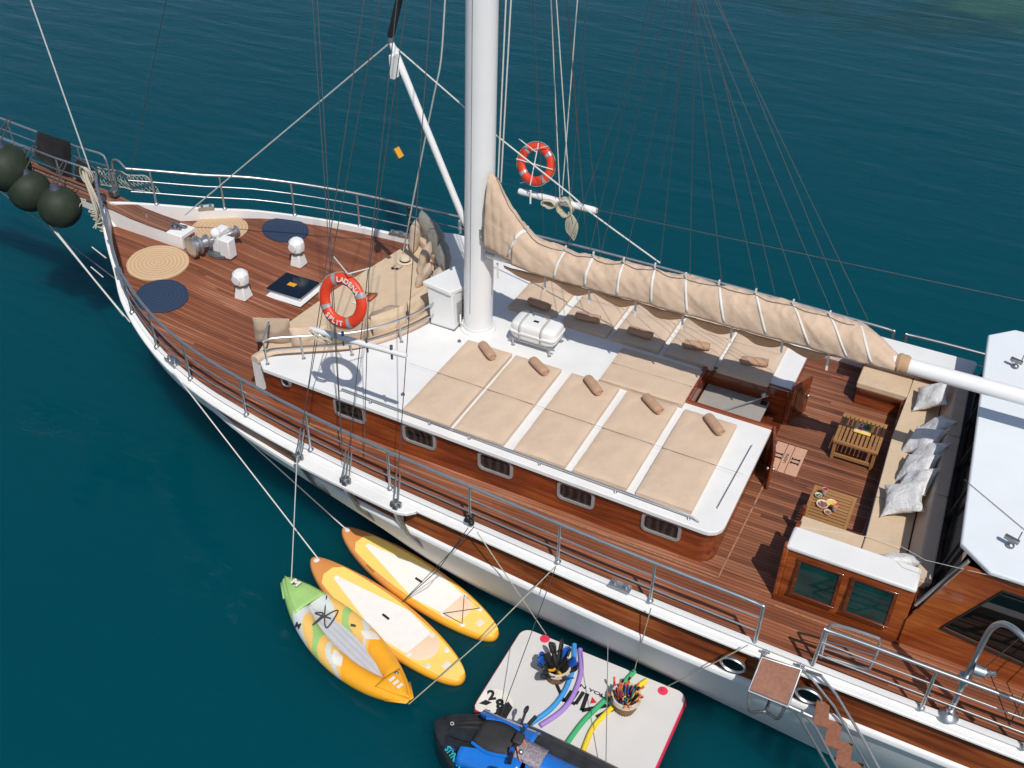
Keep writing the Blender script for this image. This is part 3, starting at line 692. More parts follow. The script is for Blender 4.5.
def cover(x, t, out=0.0):
    """t 0..1 runs from the near lower edge up over the top to the far lower edge"""
    zt = interp(TOPS, x)-.085*min(1, max(0, (x+6.1)*3)); zb = bz(x)-.07; H_ = zt-zb; a = pi*t
    wmax = .25 if x < -6 else .25
    wmax *= 1 if x < -.9 else max(.35, 1-(x+.9)*1.1)
    prof = (sin(a*.96+.06))**.6
    yy = -cos(a)*wmax*(1.0 if H_ < .75 else .8)
    zz_ = zb+H_*prof*(1-.05*abs(cos(a)))
    f = noise.noise(Vector((x*2.2+zz_*1.8, t*3, 0)))*.075+noise.noise(Vector((x*7+zz_*6, t*5, 4)))*.030
    f += noise.noise(Vector((x*11-zz_*9, t*2, 9)))*.016
    ph = (x*.75+zz_*1.1)*7.5+1.3*noise.noise(Vector((x*1.2, zz_, 2))); f += .022*(1-abs(sin(ph)))**2*(1 if x > -6.2 else .3)
    rg = lambda n_: (1-abs(n_)*2.2)**3 if abs(n_) < .45 else 0
    f += .020*rg(noise.noise(Vector((x*2.6+zz_*3.4, t*2.2, 17))))+.014*rg(noise.noise(Vector((x*5.5-zz_*2.5, t*4, 23))))-.012*rg(noise.noise(Vector((x*4.0+zz_*6.5, t*3, 31))))
    if x < -5.9: f += .035*abs(sin(x*26+zz_*3))*min(1, (-5.9-x)*2.5)
    sag = .035*abs(sin((x+6.6)*pi/.56))
    nrm = V(0, -cos(a), sin(a)*.8)
    return V(x, yy, zz_-sag*(sin(a)**2)*.5)+nrm*(f*.62*(.4+.6*sin(a))+out)
m = MB(); NX = 460; NT = 60
m.grid([[cover(-6.52+(6.08)*i/NX, j/NT) for j in range(NT+1)] for i in range(NX+1)])
sc_ = m.build('sail_cover', SAIL, yacht, ang=180, solid=.012)
straps = [((530,236), (513,265)), ((569,252), (560,278)), ((597,260), (592,286)), ((627,272), (625,294)), ((658,274), (659,303)), ((689,278), (694,310)), ((721,286), (730,320)), ((757,292), (771,332)), ((794,300), (813,343)), ((829,309), (850,352)), ((862,322), (878,358))]
XS = [(-5.90, -6.12), (-5.28, -5.33), (-4.84, -4.84), (-4.37, -4.33), (-3.90, -3.81), (-3.44, -3.28), (-2.96, -2.74), (-2.44, -2.15), (-1.92, -1.55), (-1.42, -1.05), (-1.0, -.72)]
for xt, xb in XS:
    rows = []
    for j in range(15):
        t = .02+.50*j/14; x = xb+(xt-xb)*min(1, (j/14)**.8)
        rows.append([cover(x-.019, t, .014), cover(x+.019, t, .014)])
    m = MB(); m.grid(rows); m.build('cover_strap', STRAP, sc_, solid=.004)
m = MB(); pts = []
for i in range(len(XS)-1):
    a, b = XS[i][0], XS[i+1][0]
    for k in range(6):
        x = a+(b-a)*k/6; tt = .47-.05*sin(pi*k/6); pts.append(cover(x, tt, .028))
m.tube([cover(-6.45, .50, .03), cover(-6.2, .45, .03)]+pts, .0042, 6); m.build('cover_lacing', WIRE, sc_)
for xt, xb in XS[:10]:
    m = MB(); q = cover(xt, .5, .03); m.bar(q, q+V(.0, 0, .07), .03, .02, (1, 0, 0)); m.build('strap_end', STRAP, sc_)
# loose flap hanging below the boom
m = MB(); rows = []
for i in range(151):
    x = -6.25+5.1*i/150; u = (x+6.25)/.72; d = .10+.09*abs(sin(u*pi))+.03*noise.noise(Vector((x*3, 0, 0)))
    if x > -1.5: d *= max(.15, (-1.15-x)/.35)
    row = []
    for j in range(9):
        t = j/8; row.append(V(x+.03*t, -.10+.07*t+.20*t*t*.5+.03*noise.noise(Vector((x*5, t*2, 3))), bz(x)-.10-d*t*1.4))
    rows.append(row)
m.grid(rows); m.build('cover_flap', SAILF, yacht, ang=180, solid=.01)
for x in (-6.35, -5.55, -4.83, -4.1, -3.38, -2.66, -1.94, -1.3):
    m = MB(); m.bar((x, -.10, bz(x)-.08), (x+.02, -.12, bz(x)-.34), .03, .008, (0, 1, 0)); m.build('flap_tie', STRAP, yacht)
m = MB(); m.lathe([(.11, -.09), (.135, -.05), (.125, .0), (.13, .04), (.108, .08)], (-.36, 0, bz(-.36)+.01), 20, Matrix.Rotation(R(90), 3, 'Y')); m.build('cover_collar', SAILF, yacht)

# ---------------------------------------------------------------- fore boom, stays, running rigging
P1 = V(*(-6.963, 0.100, 4.786)); P2 = V(*(-8.107, 0.000, 7.539))
m = MB(); m.tube([P1, P1+(P2-P1)*.06, P2-(P2-P1)*.04, P2], [.03, .052, .052, .035], 14); fb = m.build('jib_boom', MASTW, yacht)
g = MB(); g.tube([P1, P1+V(.1, .03, -.04)], .035, 8); g.build('boom_heel', STEEL, fb)
c = V(*(-8.014, -0.100, 7.243)); g = MB(); g.box(c, (.07, .14, .34)); g.box(c+V(-.04, 0, -.12), (.01, .10, .1)); g.build('sheave_box', WHITE, fb, bevel=.01)
def line(name, pts, r, mat, par=yacht):
    m = MB(); m.tube(pts, r, 6); return m.build(name, mat, par)
line('furled_jib', [P2+V(0, 0, .08), P2+(V(*(-7.923, 0.000, 8.152))-P2)*2.2], .05, BLACK)
line('furling_drum', [P2+V(0, 0, .0), P2+V(0.01, 0, .12)], .045, STEEL)
line('jib_outhaul', [P2, V(*(-13.226, 0.548, 3.200))], .012, WIREB)
line('jib_topping_rope', curve([P2+V(0, 0, -.02), V(*(-7.033, 0.330, 6.596)), V(*(-6.637, 0.420, 6.275)), V(*(-5.418, 0.380, 5.655)), V(*(-5.057, 0.300, 5.493)), V(*(-3.864, 0.100, 5.086))], 3), .012, WIREB)
line('jib_halyard', curve([V(*(-7.576, 0.700, 8.420)), V(*(-7.631, 0.720, 7.995)), V(*(-7.759, 0.780, 7.083)), V(*(-7.940, 0.850, 6.482)), V(*(-8.459, 1.200, 5.049)), V(*(-9.198, 1.680, 2.920))], 4), .013, WIREB)
line('downhaul', [V(*(-8.039, 0.000, 7.028)), V(*(-8.136, 0.000, 5.726))], .005, DIRTR)
line('winch_handle_bag', [V(*(-8.124, 0.000, 5.925)), V(*(-8.044, 0.000, 5.796))], .05, YEL)
line('fore_stay', [V(*(-14.850, 0.150, 2.970)), V(*(-14.877, 0.150, 2.963))+(V(*(-15.335, 0.100, 6.948))-V(*(-14.877, 0.150, 2.963)))*1.5], .013, WIREB)
line('inner_stay', [V(*(-13.936, 0.100, 3.986)), V(*(-13.936, 0.100, 3.986))+(V(*(-12.281, 0.100, 7.433))-V(*(-13.936, 0.100, 3.986)))*1.5], .006, WIRE)
line('flag_halyard', [V(*(-7.085, -2.915, 2.500)), V(*(-6.746, -2.900, 5.736)), V(*(-6.430, -2.200, 9.011))], .0055, WIRE)
line('lazy_guy', [V(*(-8.211, -2.868, 2.600)), V(*(-7.535, -2.600, 5.560)), V(*(-6.923, -2.000, 8.876))], .0055, WIRE)
for A_, B_ in (((-6.917, 2.700, 7.850), (-6.710, 3.000, 4.006)), ((-6.833, 2.700, 7.863), (-6.519, 3.000, 4.054)), ((-6.436, 2.700, 7.923), (-6.676, 3.000, 4.113))): line('halyard', [A_, B_], .010, WIREB)
for A_, B_ in (((-6.164, 2.400, 8.043), (-6.588, 3.130, 2.700)), ((-6.189, 2.400, 6.832), (-5.850, 2.900, 3.281)), ((-6.804, 2.600, 7.894), (-6.800, 3.100, 3.226)), ((-6.562, 2.500, 7.957), (-6.215, 3.100, 3.385))): line('wire_guy', [A_, B_], .0045, WIRE)
line('far_guard_wire', [V(*(-6.019, 3.050, 3.962)), V(*(1.853, 3.050, 4.250))], .007, WIRE)
# lazy jacks fanning from the boom to the two masts
for A_, B_ in (((-3.534, 0.000, 8.848), (-0.931, 0.000, 5.111)), ((-3.716, 0.000, 8.819), (-1.437, 0.000, 5.141)), ((-3.637, 0.000, 8.594), (-1.841, 0.000, 5.143)), ((-3.671, 0.000, 8.468), (-2.429, 0.000, 5.124)), ((-3.814, 0.000, 8.803), (-2.918, 0.000, 5.074)), ((-3.763, 0.000, 8.693), (-3.381, 0.000, 5.067)),
               ((-3.870, 0.000, 8.434), (-3.825, 0.000, 5.069)), ((-4.008, 0.000, 8.286), (-4.351, 0.000, 5.016)), ((-4.162, 0.000, 8.507), (-4.738, 0.000, 5.006)), ((-4.422, 0.000, 8.214), (-4.899, 0.000, 5.061)), ((-4.316, 0.000, 8.481), (-5.260, 0.000, 4.994)), ((-3.369, 0.000, 8.639), (-1.192, 0.000, 5.107)), ((-3.810, 0.000, 8.566), (-3.966, 0.000, 6.401)), ((-3.523, 0.000, 8.493), (-2.181, 0.000, 5.135))):
    A_ = Vector(A_); B_ = Vector(B_); line('lazy_jack', [B_, B_+(A_-B_)*1.25], .0042, WIRE)

# dark ties on the guard rails
for x, s in ((-9.75, 1), (-5.07, -1)):
    m = MB(); y = rail(x, .17, s); z = zc(x)
    if s > 0:
        for k in range(7): m.ball(V(x+.02*sin(k*2), y-.03, z+.66-.08*k), .05-.01*(k % 2), 8)
    else:
        for k in range(5): m.ball(V(x+.03*cos(k*1.3), y-.02+.02*sin(k*2), z+.04+.025*k), .045, 8)
    m.build('rope_tie', BLACK, yacht)

# ---------------------------------------------------------------- cockpit: sofas, partitions, wheelhouse
m = MB()
m.prism([(-.97, 1.98), (-.236, 1.98), (-.236, 2.95), (-.97, 2.95)], 2.27, 2.60); m.prism([(-.232, 2.95), (-.232, 1.98), (-.155, -1.28), (-.155, -2.48), (.62, -2.48), (.60, 2.95)], 2.27, 2.60); m.prism([(-1.02, -1.30), (-1.02, -2.48), (-.158, -2.48), (-.158, -1.30)], 2.27, 2.60)
m.build('sofa_base', MAHO, yacht)
m = MB(); m.bar((-.93, 1.955, 2.59), (-.21, 1.955, 2.59), .05, .05); m.bar((-.255, 1.93, 2.59), (-.175, -1.24, 2.59), .045, .05); m.bar((-1.03, -1.275, 2.59), (-.16, -1.265, 2.59), .045, .05); m.build('sofa_front_rail', MAHO_D, yacht)
m = MB()
for a in ([(-1.0, 1.97), (-.22, 1.97), (-.22, 2.52), (-1.0, 2.52)], [(-.21, 2.52), (-.24, .85), (.33, .82), (.26, 2.52)], [(-.24, .84), (-.19, -.52), (.37, -.53), (.33, .81)], [(-.19, -.53), (-.15, -1.37), (.40, -1.40), (.37, -.54)],
          [(-1.0, -1.37), (-.16, -1.38), (-.16, -2.28), (-1.0, -2.28)], [(-.15, -1.38), (.42, -1.41), (.45, -2.28), (-.15, -2.28)]):
    m.prism(a, 2.60, 2.71)
m.build('seat_cushion', BEIGE_L, yacht, bevel=.02, seg=3)
m = MB()
def backc(p, q, w_, h_=.40, z=2.70, tilt=.10):
    p, q = Vector((*p, 0)), Vector((*q, 0)); d = (q-p).normalized(); nn = V(-d.y, d.x, 0)
    vs = []
    for zz_, off in ((z, 0), (z+h_, tilt)):
        for pt in (p, q):
            for o in (0, w_): vs.append(pt+nn*(off+o)+V(0, 0, zz_))
    m.add(vs, [(0, 1, 3, 2), (4, 6, 7, 5), (0, 2, 6, 4), (1, 5, 7, 3), (0, 4, 5, 1), (2, 3, 7, 6)])
for (p, q) in (((.335, .81), (.265, 2.55)), ((.375, -.55), (.335, .80)), ((.44, -2.25), (.375, -.56))): backc(p, q, -.20, .40, tilt=-.12)
backc((-1.0, 2.48), (.24, 2.50), .16, .34, tilt=.06)
m.build('back_cushion', BEIGE, yacht, bevel=.03, seg=3)
def partition(side):
    y = side*2.56; xs = (-.95, .60)
    m = MB(); m.prism([(xs[0], y-.06*(side > 0)), (xs[1], y-.06*(side > 0)), (xs[1], y+.06*(side < 0)), (xs[0], y+.06*(side < 0))], 2.24, 3.19)
    # window openings are framed by raised stiles
    o = m.build('cockpit_partition', MAHO_P, yacht, bevel=.006); yo = y+side*.008
    for x0, x1 in ((-.79, -.27), (-.12, .40)):
        f = MB()
        ty = lambda z: yo+side*.035*(3.08-z)/.58
        for a, b in (((x0-.03, 2.50), (x1+.03, 2.50)), ((x0-.03, 3.08), (x1+.03, 3.08)), ((x0, 2.52), (x0, 3.06)), ((x1, 2.52), (x1, 3.06))):
            f.bar((a[0], ty(a[1]), a[1]), (b[0], ty(b[1]), b[1]), .045, .035, (0, 1, 0) if a[0] == b[0] else (0, 0, 1))
        w_ = f.build('partition_window', MAHO_D, o, bevel=.004)
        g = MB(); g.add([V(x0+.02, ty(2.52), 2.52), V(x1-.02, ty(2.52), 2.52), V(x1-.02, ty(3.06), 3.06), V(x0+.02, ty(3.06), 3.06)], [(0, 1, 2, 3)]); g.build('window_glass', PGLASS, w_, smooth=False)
    m = MB(); m.box((-.985, y-side*.03, 2.74), (.07, .10, 1.0)); m.build('partition_post', MAHO_P, yacht, bevel=.02)
    m = MB(); m.prism([(-.99, y+side*.03), (-.99, y-side*.36), (.60, y-side*.36), (.60, y+side*.03)], 3.19, 3.255); m.build('partition_cap', WHITE, yacht, bevel=.03, seg=3)
    m = MB(); m.bar((-1.0, y+side*.05, 2.30), (.62, y+side*.05, 2.30), .03, .05); m.build('skirting', MAHO_D, yacht)
partition(-1); partition(1)
m = MB(); m.box((-.985, -2.02, 2.60), (.06, .62, .62)); m.build('sofa_end_panel', MAHO, yacht, bevel=.008)
m = MB(); m.bar((-1.0, -1.35, 2.28), (-1.0, -1.35, 2.86), .06, .06, (0, 1, 0)); m.build('sofa_post', MAHO, yacht, bevel=.01)
# wheelhouse: roof slab, walls with slanted fronts, glazed front and sides
m = MB(); roof = [(.60, 2.27), (.94, 2.60), (9.2, 2.60), (9.2, -2.64), (1.24, -2.64), (.88, -2.33)]
m.prism(roof, 3.90, 3.97); m.build('wheelhouse_roof', ROOFW, yacht, bevel=.02)
m = MB(); m.prism([(.68, 2.25), (.98, 2.53), (9.1, 2.53), (9.1, -2.56), (1.30, -2.56), (.96, -2.27)], 3.84, 3.90); m.build('roof_fascia', MAHO, yacht)
for s in (-1, 1):
    y = s*2.56
    def side_poly(pts, name, mat, th=.05, par=yacht, off=0.0, bev=0.0):
        m = MB(); y0, y1 = y+s*off, y+s*off-s*th; n = len(pts)
        m.add([V(a, y0, b) for a, b in pts]+[V(a, y1, b) for a, b in pts], [tuple(range(n)), tuple(range(n, 2*n))[::-1]]+[(i, (i+1) % n, (i+1) % n+n, i+n) for i in range(n)])
        return m.build(name, mat, par, bevel=bev, smooth=False)
    side_poly([(.60, 2.24), (9.1, 2.24), (9.1, 2.66), (2.05, 2.66), (.99, 2.80), (.66, 2.90), (.60, 2.72)], 'wheelhouse_side', MAHO_P, off=.03)
    side_poly([(.66, 2.90), (.99, 2.80), (1.46, 3.72), (1.46, 3.85), (1.00, 3.85)], 'wheelhouse_pillar', MAHO_P, off=.028)
    side_poly([(1.46, 3.70), (9.1, 3.70), (9.1, 3.85), (1.46, 3.85)], 'wheelhouse_header', MAHO_P, off=.026)
    w_ = side_poly([(.99, 2.80), (2.05, 2.66), (9.1, 2.66), (9.1, 3.70), (1.45, 3.70)], 'side_window', GLASS, .012)
    f = MB(); loop = [(.99, 2.80), (2.05, 2.66), (9.0, 2.66), (9.0, 3.70), (1.45, 3.70)]
    for (a, b), (c, d) in zip(loop, loop[1:]+loop[:1]): f.bar((a, y+s*.035, b), (c, y+s*.035, d), .02, .035, (0, 1, 0))
    for x in (3.4, 5.6, 7.6): f.bar((x, y+s*.03, 2.66), (x, y+s*.03, 3.7), .05, .12, (0, 1, 0))
    f.build('window_trim', BLACK, w_)
m = MB(); m.grid([[V(.70, 2.40, 3.02), V(.80, 2.2, 3.86)], [V(.80, -2.45, 3.02), V(1.00, -2.3, 3.86)]]); ws = m.build('windscreen', WGLASS, yacht, smooth=False)
for t in (.02, .235, .46, .685, .92):
    m = MB(); m.bar(V(.66+.10*t, 2.4-4.85*t, 3.0), V(.77+.20*t, 2.2-4.5*t, 3.87), .035, .04, (0, 1, 0)); m.build('windscreen_mullion', BLACK, ws)
m = MB(); m.bar((.62, 2.45, 3.0), (.74, -2.50, 3.0), .09, .05); m.build('windscreen_sill', BLACK, yacht)
m = MB(); m.prism([(.50, 2.5), (.72, 2.5), (.86, -2.5), (.62, -2.5)], 2.3, 2.98); m.build('wheelhouse_front', MAHO_D, yacht)
m = MB(); m.bar((.64, -2.52, 2.95), (1.02, -2.44, 3.84), .03, .05, (0, 1, 0)); m.build('pillar_trim', plain('grey_trim', (.30, .29, .27), .4), yacht)
# roof lamps
for p, a in (((1.045, 1.587, 3.980), 1), ((1.395, -2.133, 3.980), 1)):
    p = Vector(p); m = MB(); m.lathe([(.05, 0), (.045, .03), (.02, .05), (.02, .12)], p, 14); m.bar(p+V(-.09, .02, .11), p+V(.07, -.03, .11), .05, .05); m.tube([p+V(.05, 0, .10), p+V(.06, 0, .26)], .009, 6)
    m.build('roof_lamp', GALV, yacht, bevel=.015)
m = MB(); m.tube([(.75, -1.2, 3.985), (2.6, -2.6, 3.985)], .004, 6); m.build('roof_line', WIRE, yacht)
m = MB(); m.tube([(-.93, -2.2, 3.26), (0.143, -2.105, 3.450), (0.571, -2.516, 3.700), (1.661, -2.682, 4.000)], .0035, 6) ; m.build('awning_line', WIREB, yacht)

# ---------------------------------------------------------------- bow: bowsprit, pulpit, net
SZ = smoothtab([(-13.0, 3.03), (-14.0, 3.12), (-14.8, 3.28), (-15.6, 3.36), (-17.0, 3.48), (-19.5, 3.72)][::-1])
def sz(x): return interp(SZ, x)
def sy(x): return .30+(.20-.30)*min(1, (-13-x)/2.0)
sx = [-12.98, -13.3, -13.7, -14.1, -14.5, -14.9, -15.5, -16.2, -17, -18, -19.4]
def bsec(x, hw, z0, z1):
    y = sy(x); z = sz(x); return [V(x, y-hw, z+z0), V(x, y-hw, z+z1), V(x, y+hw, z+z1), V(x, y+hw, z+z0)]
m = MB(); rows = [bsec(x, .20, -(.36 if x > -14.6 else .22), -.002) for x in sx]; m.grid(rows, closed_v=True); m.add(rows[0], [(0, 1, 2, 3)]); m.build('bowsprit', WHITE, yacht, bevel=.012, ang=30)
m = MB(); rows = [bsec(x, .205 if x > -14.9 else .23, .0, .028) for x in sx if x < -13.25]; m.grid(rows, closed_v=True); m.add(rows[0], [(0, 1, 2, 3)]); m.build('bowsprit_planks', PLANK, yacht)
m = MB(); m.box((-12.968, sy(-13), 2.87), (.012, .28, .18)); m.build('bowsprit_end_panel', MAHO, yacht)
m = MB(); c = V(-13.22, sy(-13.2), sz(-13.2))
m.bar(c+V(-.12, -.10, .02), c+V(.10, .0, .02), .05, .03); m.bar(c+V(-.12, .06, .02), c+V(.14, .10, .02), .05, .03); m.lathe([(.05, 0), (.03, .05), (.05, .09), (.0001, .10)], c+V(-.05, 0, .02), 10); m.tube([c+V(-.16, -.05, .03), c+V(0, .0, .12), c+V(.14, .05, .03)], .016, 6)
m.build('deck_tackle', GALV, yacht)
m = MB(); m.lathe([(.03, 0), (.02, .04), (.0001, .05)], (-13.9, sy(-13.9), sz(-13.9)+.03), 10); m.build('deck_eye', STEEL, yacht)
m = MB(); c = V(-14.75, .0, 3.42); m.box(c, (.22, .12, .12)); m.build('stem_head_fitting', GALV, yacht, bevel=.02)
m = MB(); m.box(c+V(.05, .33, -.02), (.16, .14, .12)); m.build('stem_head_roller', GALV, yacht, bevel=.02)
for s, fx in ((-1, -14.62), (1, -14.90)):
    pts = [V(x, sy(x)+s*.27, sz(x)+.72) for x in (-19.2, -17.6, -16.4, -15.6)]+[V(fx-.12, sy(-15)+s*.29, 4.06), V(fx-.03, sy(-15)+s*.30, 4.02), V(fx+.0, sy(-15)+s*.30, 3.94), V(fx+.02, sy(-15)+s*.30, 3.36)]
    m = MB(); m.tube(pts, .020, 8); o = m.build('pulpit_rail', STEEL, yacht)
    for h in (.24, .48):
        g = MB(); g.tube([V(x, sy(x)+s*.27, sz(x)+h) for x in (-19.2, -17.6, -16.4, -15.6)]+[V(fx, sy(-15)+s*.29, 3.35+h)], .011, 6); g.build('lower_rail', STEEL, o)
    for x in (-15.55, -16.35, -17.3):
        g = MB(); g.tube([(x, sy(x)+s*.27, sz(x)), (x, sy(x)+s*.27, sz(x)+.72)], .016, 8); g.build('pulpit_post', STEEL, o)
# rail bends joining the pulpit to the deck rails
for s in (-1, 1):
    a = V(-14.35, rail(-14.35, .17, s), zc(-14.35)+.70)
    m = MB(); m.tube(curve([a, V(-14.58, sy(-15)+s*.28, 4.02), V(-14.75, sy(-15)+s*.29, 3.92), V(-14.78, sy(-15)+s*.29, 3.4)]), .020, 8); m.build('rail_bend', STEEL, yacht)
def net(corners, nu, nv, name, seed=1, r=.007, sag=.25):
    a, b, c, d = [Vector(p) for p in corners]
    def P(u, v): 
        p = a*(1-u)*(1-v)+b*u*(1-v)+c*u*v+d*(1-u)*v
        return p+V(0, 0, -sag*sin(pi*u)*sin(pi*v))+V(*(noise.noise(Vector((u*4+i*7, v*4, seed)))*.05 for i in range(3)))
    m = MB()
    for i in range(nu+1): m.tube([P(i/nu+(.5/nu if j % 2 else 0) if i < nu else 1, j/nv) for j in range(nv+1)], r, 5)
    for i in range(nu+1): m.tube([P(max(0, i/nu-(.5/nu if j % 2 else 0)), j/nv) for j in range(nv+1)], r, 5)
    m.tube([P(i/20, 0) for i in range(21)], r*1.7, 5); m.tube([P(i/20, 1) for i in range(21)], r*1.7, 5)
    return m.build(name, ROPE, yacht)
net((V(-15.2, .50, 3.36), V(-14.15, .95, 3.22), V(-14.3, .88, 3.55), V(-15.2, .52, 3.72)), 14, 6, 'bow_net', 1, sag=.05, r=.005)
net((V(*(-17.094, -0.220, 3.580)), V(*(-14.745, -0.300, 3.526)), V(*(-14.719, -0.700, 3.436)), V(*(-16.100, -0.620, 3.417))), 26, 6, 'bow_net', 2, sag=.12, r=.007)
m = MB(); m.tube([V(*(-17.190, -0.200, 3.527)), V(*(-15.743, -0.550, 3.056)), V(*(-13.708, -1.500, 2.938)), V(*(-12.578, -1.923, 2.620))], .014, 8); m.tube([V(*(-15.348, -0.700, 3.022)), V(*(-13.584, -1.500, 2.810)), V(*(-12.362, -2.013, 2.620))], .010, 8); m.build('bowsprit_guy', WIREB, yacht)
for a, b in (((-14.544, -0.600, 2.744), (-14.066, -0.750, 2.723)), ((-14.467, -0.800, 2.443), (-13.971, -1.000, 2.481))):
    m = MB(); m.tube([a, b], .012, 6); m.build('anchor_line', WIREB, yacht)
for a, b in (((-19.4, .2, 3.5), (-13.1, .06, .7)),):
    m = MB(); m.tube([a, b], .012, 6); m.build('bobstay', GALV, yacht)
# cream rope hanging in a bunch from the pulpit
m = MB()
for k in range(5):
    o = V(.02*k, .03*cos(k*2), 0)
    m.tube(curve([V(*(-14.815, -0.150, 4.086))+o, V(*(-14.649, -0.300, 3.993))+o, V(*(-14.486, -0.400, 3.739))+o*1.5, V(*(-14.408, -0.450, 3.437))+o*2, V(*(-14.403, -0.500, 3.133))-o]), .014, 6)
for k in range(6):
    q = V(*(-14.496, -0.420, 3.400))+V(.035*k, 0, -.07*k); m.tube([q+V(.07*cos(a), .07*sin(a), .02*a/3) for a in [i*.6 for i in range(12)]], .013, 6)
for k in range(3):
    q = V(*(-14.689, -0.250, 4.021)); m.tube([q+V(.09*cos(a)*(1+.2*k), .03*k, .16*sin(a)-.02*k) for a in [i*.45 for i in range(15)]], .012, 6)
m.build('hanging_rope_bunch', ROPE, yacht)

# ---------------------------------------------------------------- foredeck gear
def vent(x, y):
    z = zk(x, y); m = MB(); x += .05; y += .05; m.box((x, y, z+.13), (.24, .24, .26), top=.66); o = m.build('ventilator', WHITE, yacht, bevel=.015)
    g = MB(); M = Matrix.Rotation(R(20), 3, 'Z'); prof = []
    g.lathe([(.0001, -.155), (.085, -.15), (.145, -.085), (.155, 0), (.145, .085), (.085, .15), (.0001, .155)], (x, y, z+.40), 8, M); g.build('ventilator_cowl', WHITE, o, ang=25, bevel=.02)
    g = MB(); g.lathe([(.085, 0), (.085, .02), (.07, .024), (.0001, .015)], V(x+.0, y-.125, z+.41), 20, Matrix.Rotation(R(90), 3, 'X')); g.build('cowl_plate', WHITE, o)
    g = MB(); g.lathe([(.115, 0), (.115, .02)], (x, y, z+.25), 20); g.build('cowl_neck', GALV, o)
vent(-11.27, -.47); vent(-11.09, .92)
z = zk(-10.7, .2); c = V(-10.66, .24, z)
m = MB(); m.box(c+V(0, 0, .012), (.92, .80, .024)); hb_ = m.build('deck_hatch', WHITE, yacht, bevel=.006)
m = MB(); m.box(c+V(0, .03, .045), (.76, .64, .05)); m.build('hatch_rim', STEEL, hb_, bevel=.02)
m = MB(); m.box(c+V(0, .03, .078), (.73, .61, .024)); m.build('hatch_lid', NAVYP, hb_, bevel=.035, seg=4)
m = MB(); m.box(c+V(-.02, .03, .092), (.16, .10, .004)); m.build('hatch_label', YEL, hb_)
m = MB()
for dx, dy in ((.26, .22), (.30, -.12), (-.02, -.24), (.12, -.24)): m.box(c+V(dx, dy, .094), (.03, .03, .012))
m.build('hatch_latch', BLACK, hb_)
# anchor windlass
c = V(-12.36, .36, zk(-12.3, .36)); ux_ = V(.30, .95, 0).normalized()
m = MB(); m.lathe([(.24, .0), (.24, .05)], c+V(.0, .05, .0), 20); wl = m.build('windlass', GALV, yacht)
M3 = Matrix.Rotation(R(90), 3, 'X')
Mw = Matrix.Rotation(R(-18), 3, 'Z') @ M3
q = c+V(-.24, -.26, .26)
m = MB(); m.lathe([(a*1.05, b*1.05) for a, b in ((.05, -.22), (.13, -.20), (.13, -.17), (.10, -.15), (.09, -.08), (.12, -.04), (.17, -.02), (.17, .02), (.12, .04), (.12, .08), (.18, .10), (.18, .15), (.10, .17))], q, 22, Mw); m.build('windlass_drum', STEEL, wl)
m = MB(); m.tube([q, c+V(.12, .42, .30)], .05, 12); m.lathe([(.12, -.03), (.07, 0), (.07, .08), (.12, .11)], c+V(.1, .40, .30), 18, Mw); m.build('windlass_shaft', STEEL, wl)
m = MB(); m.box(c+V(-.06, .16, .22), (.18, .34, .44)); m.ball(c+V(-.06, .05, .40), .10, 14); m.build('windlass_housing', WHITE, wl, bevel=.03)
m = MB(); m.box(c+V(.20, .02, .19), (.24, .20, .38)); m.build('windlass_motor_box', WHITE, wl, bevel=.02)
m = MB()
for k in range(16):
    t = k/15; p = q+V(-.02-.10*t, -.02+.05*sin(k), -.14-.09*t)+V(-.30*t, .12*t, 0); p.z = max(p.z, c.z+.03); m.tube([p+V(.03*cos(a), .018*sin(a)*(k % 2), .02*sin(a)*((k+1) % 2)) for a in [i*pi/3 for i in range(6)]], .008, 5, closed=True)
m.build('anchor_chain', GALV, wl)

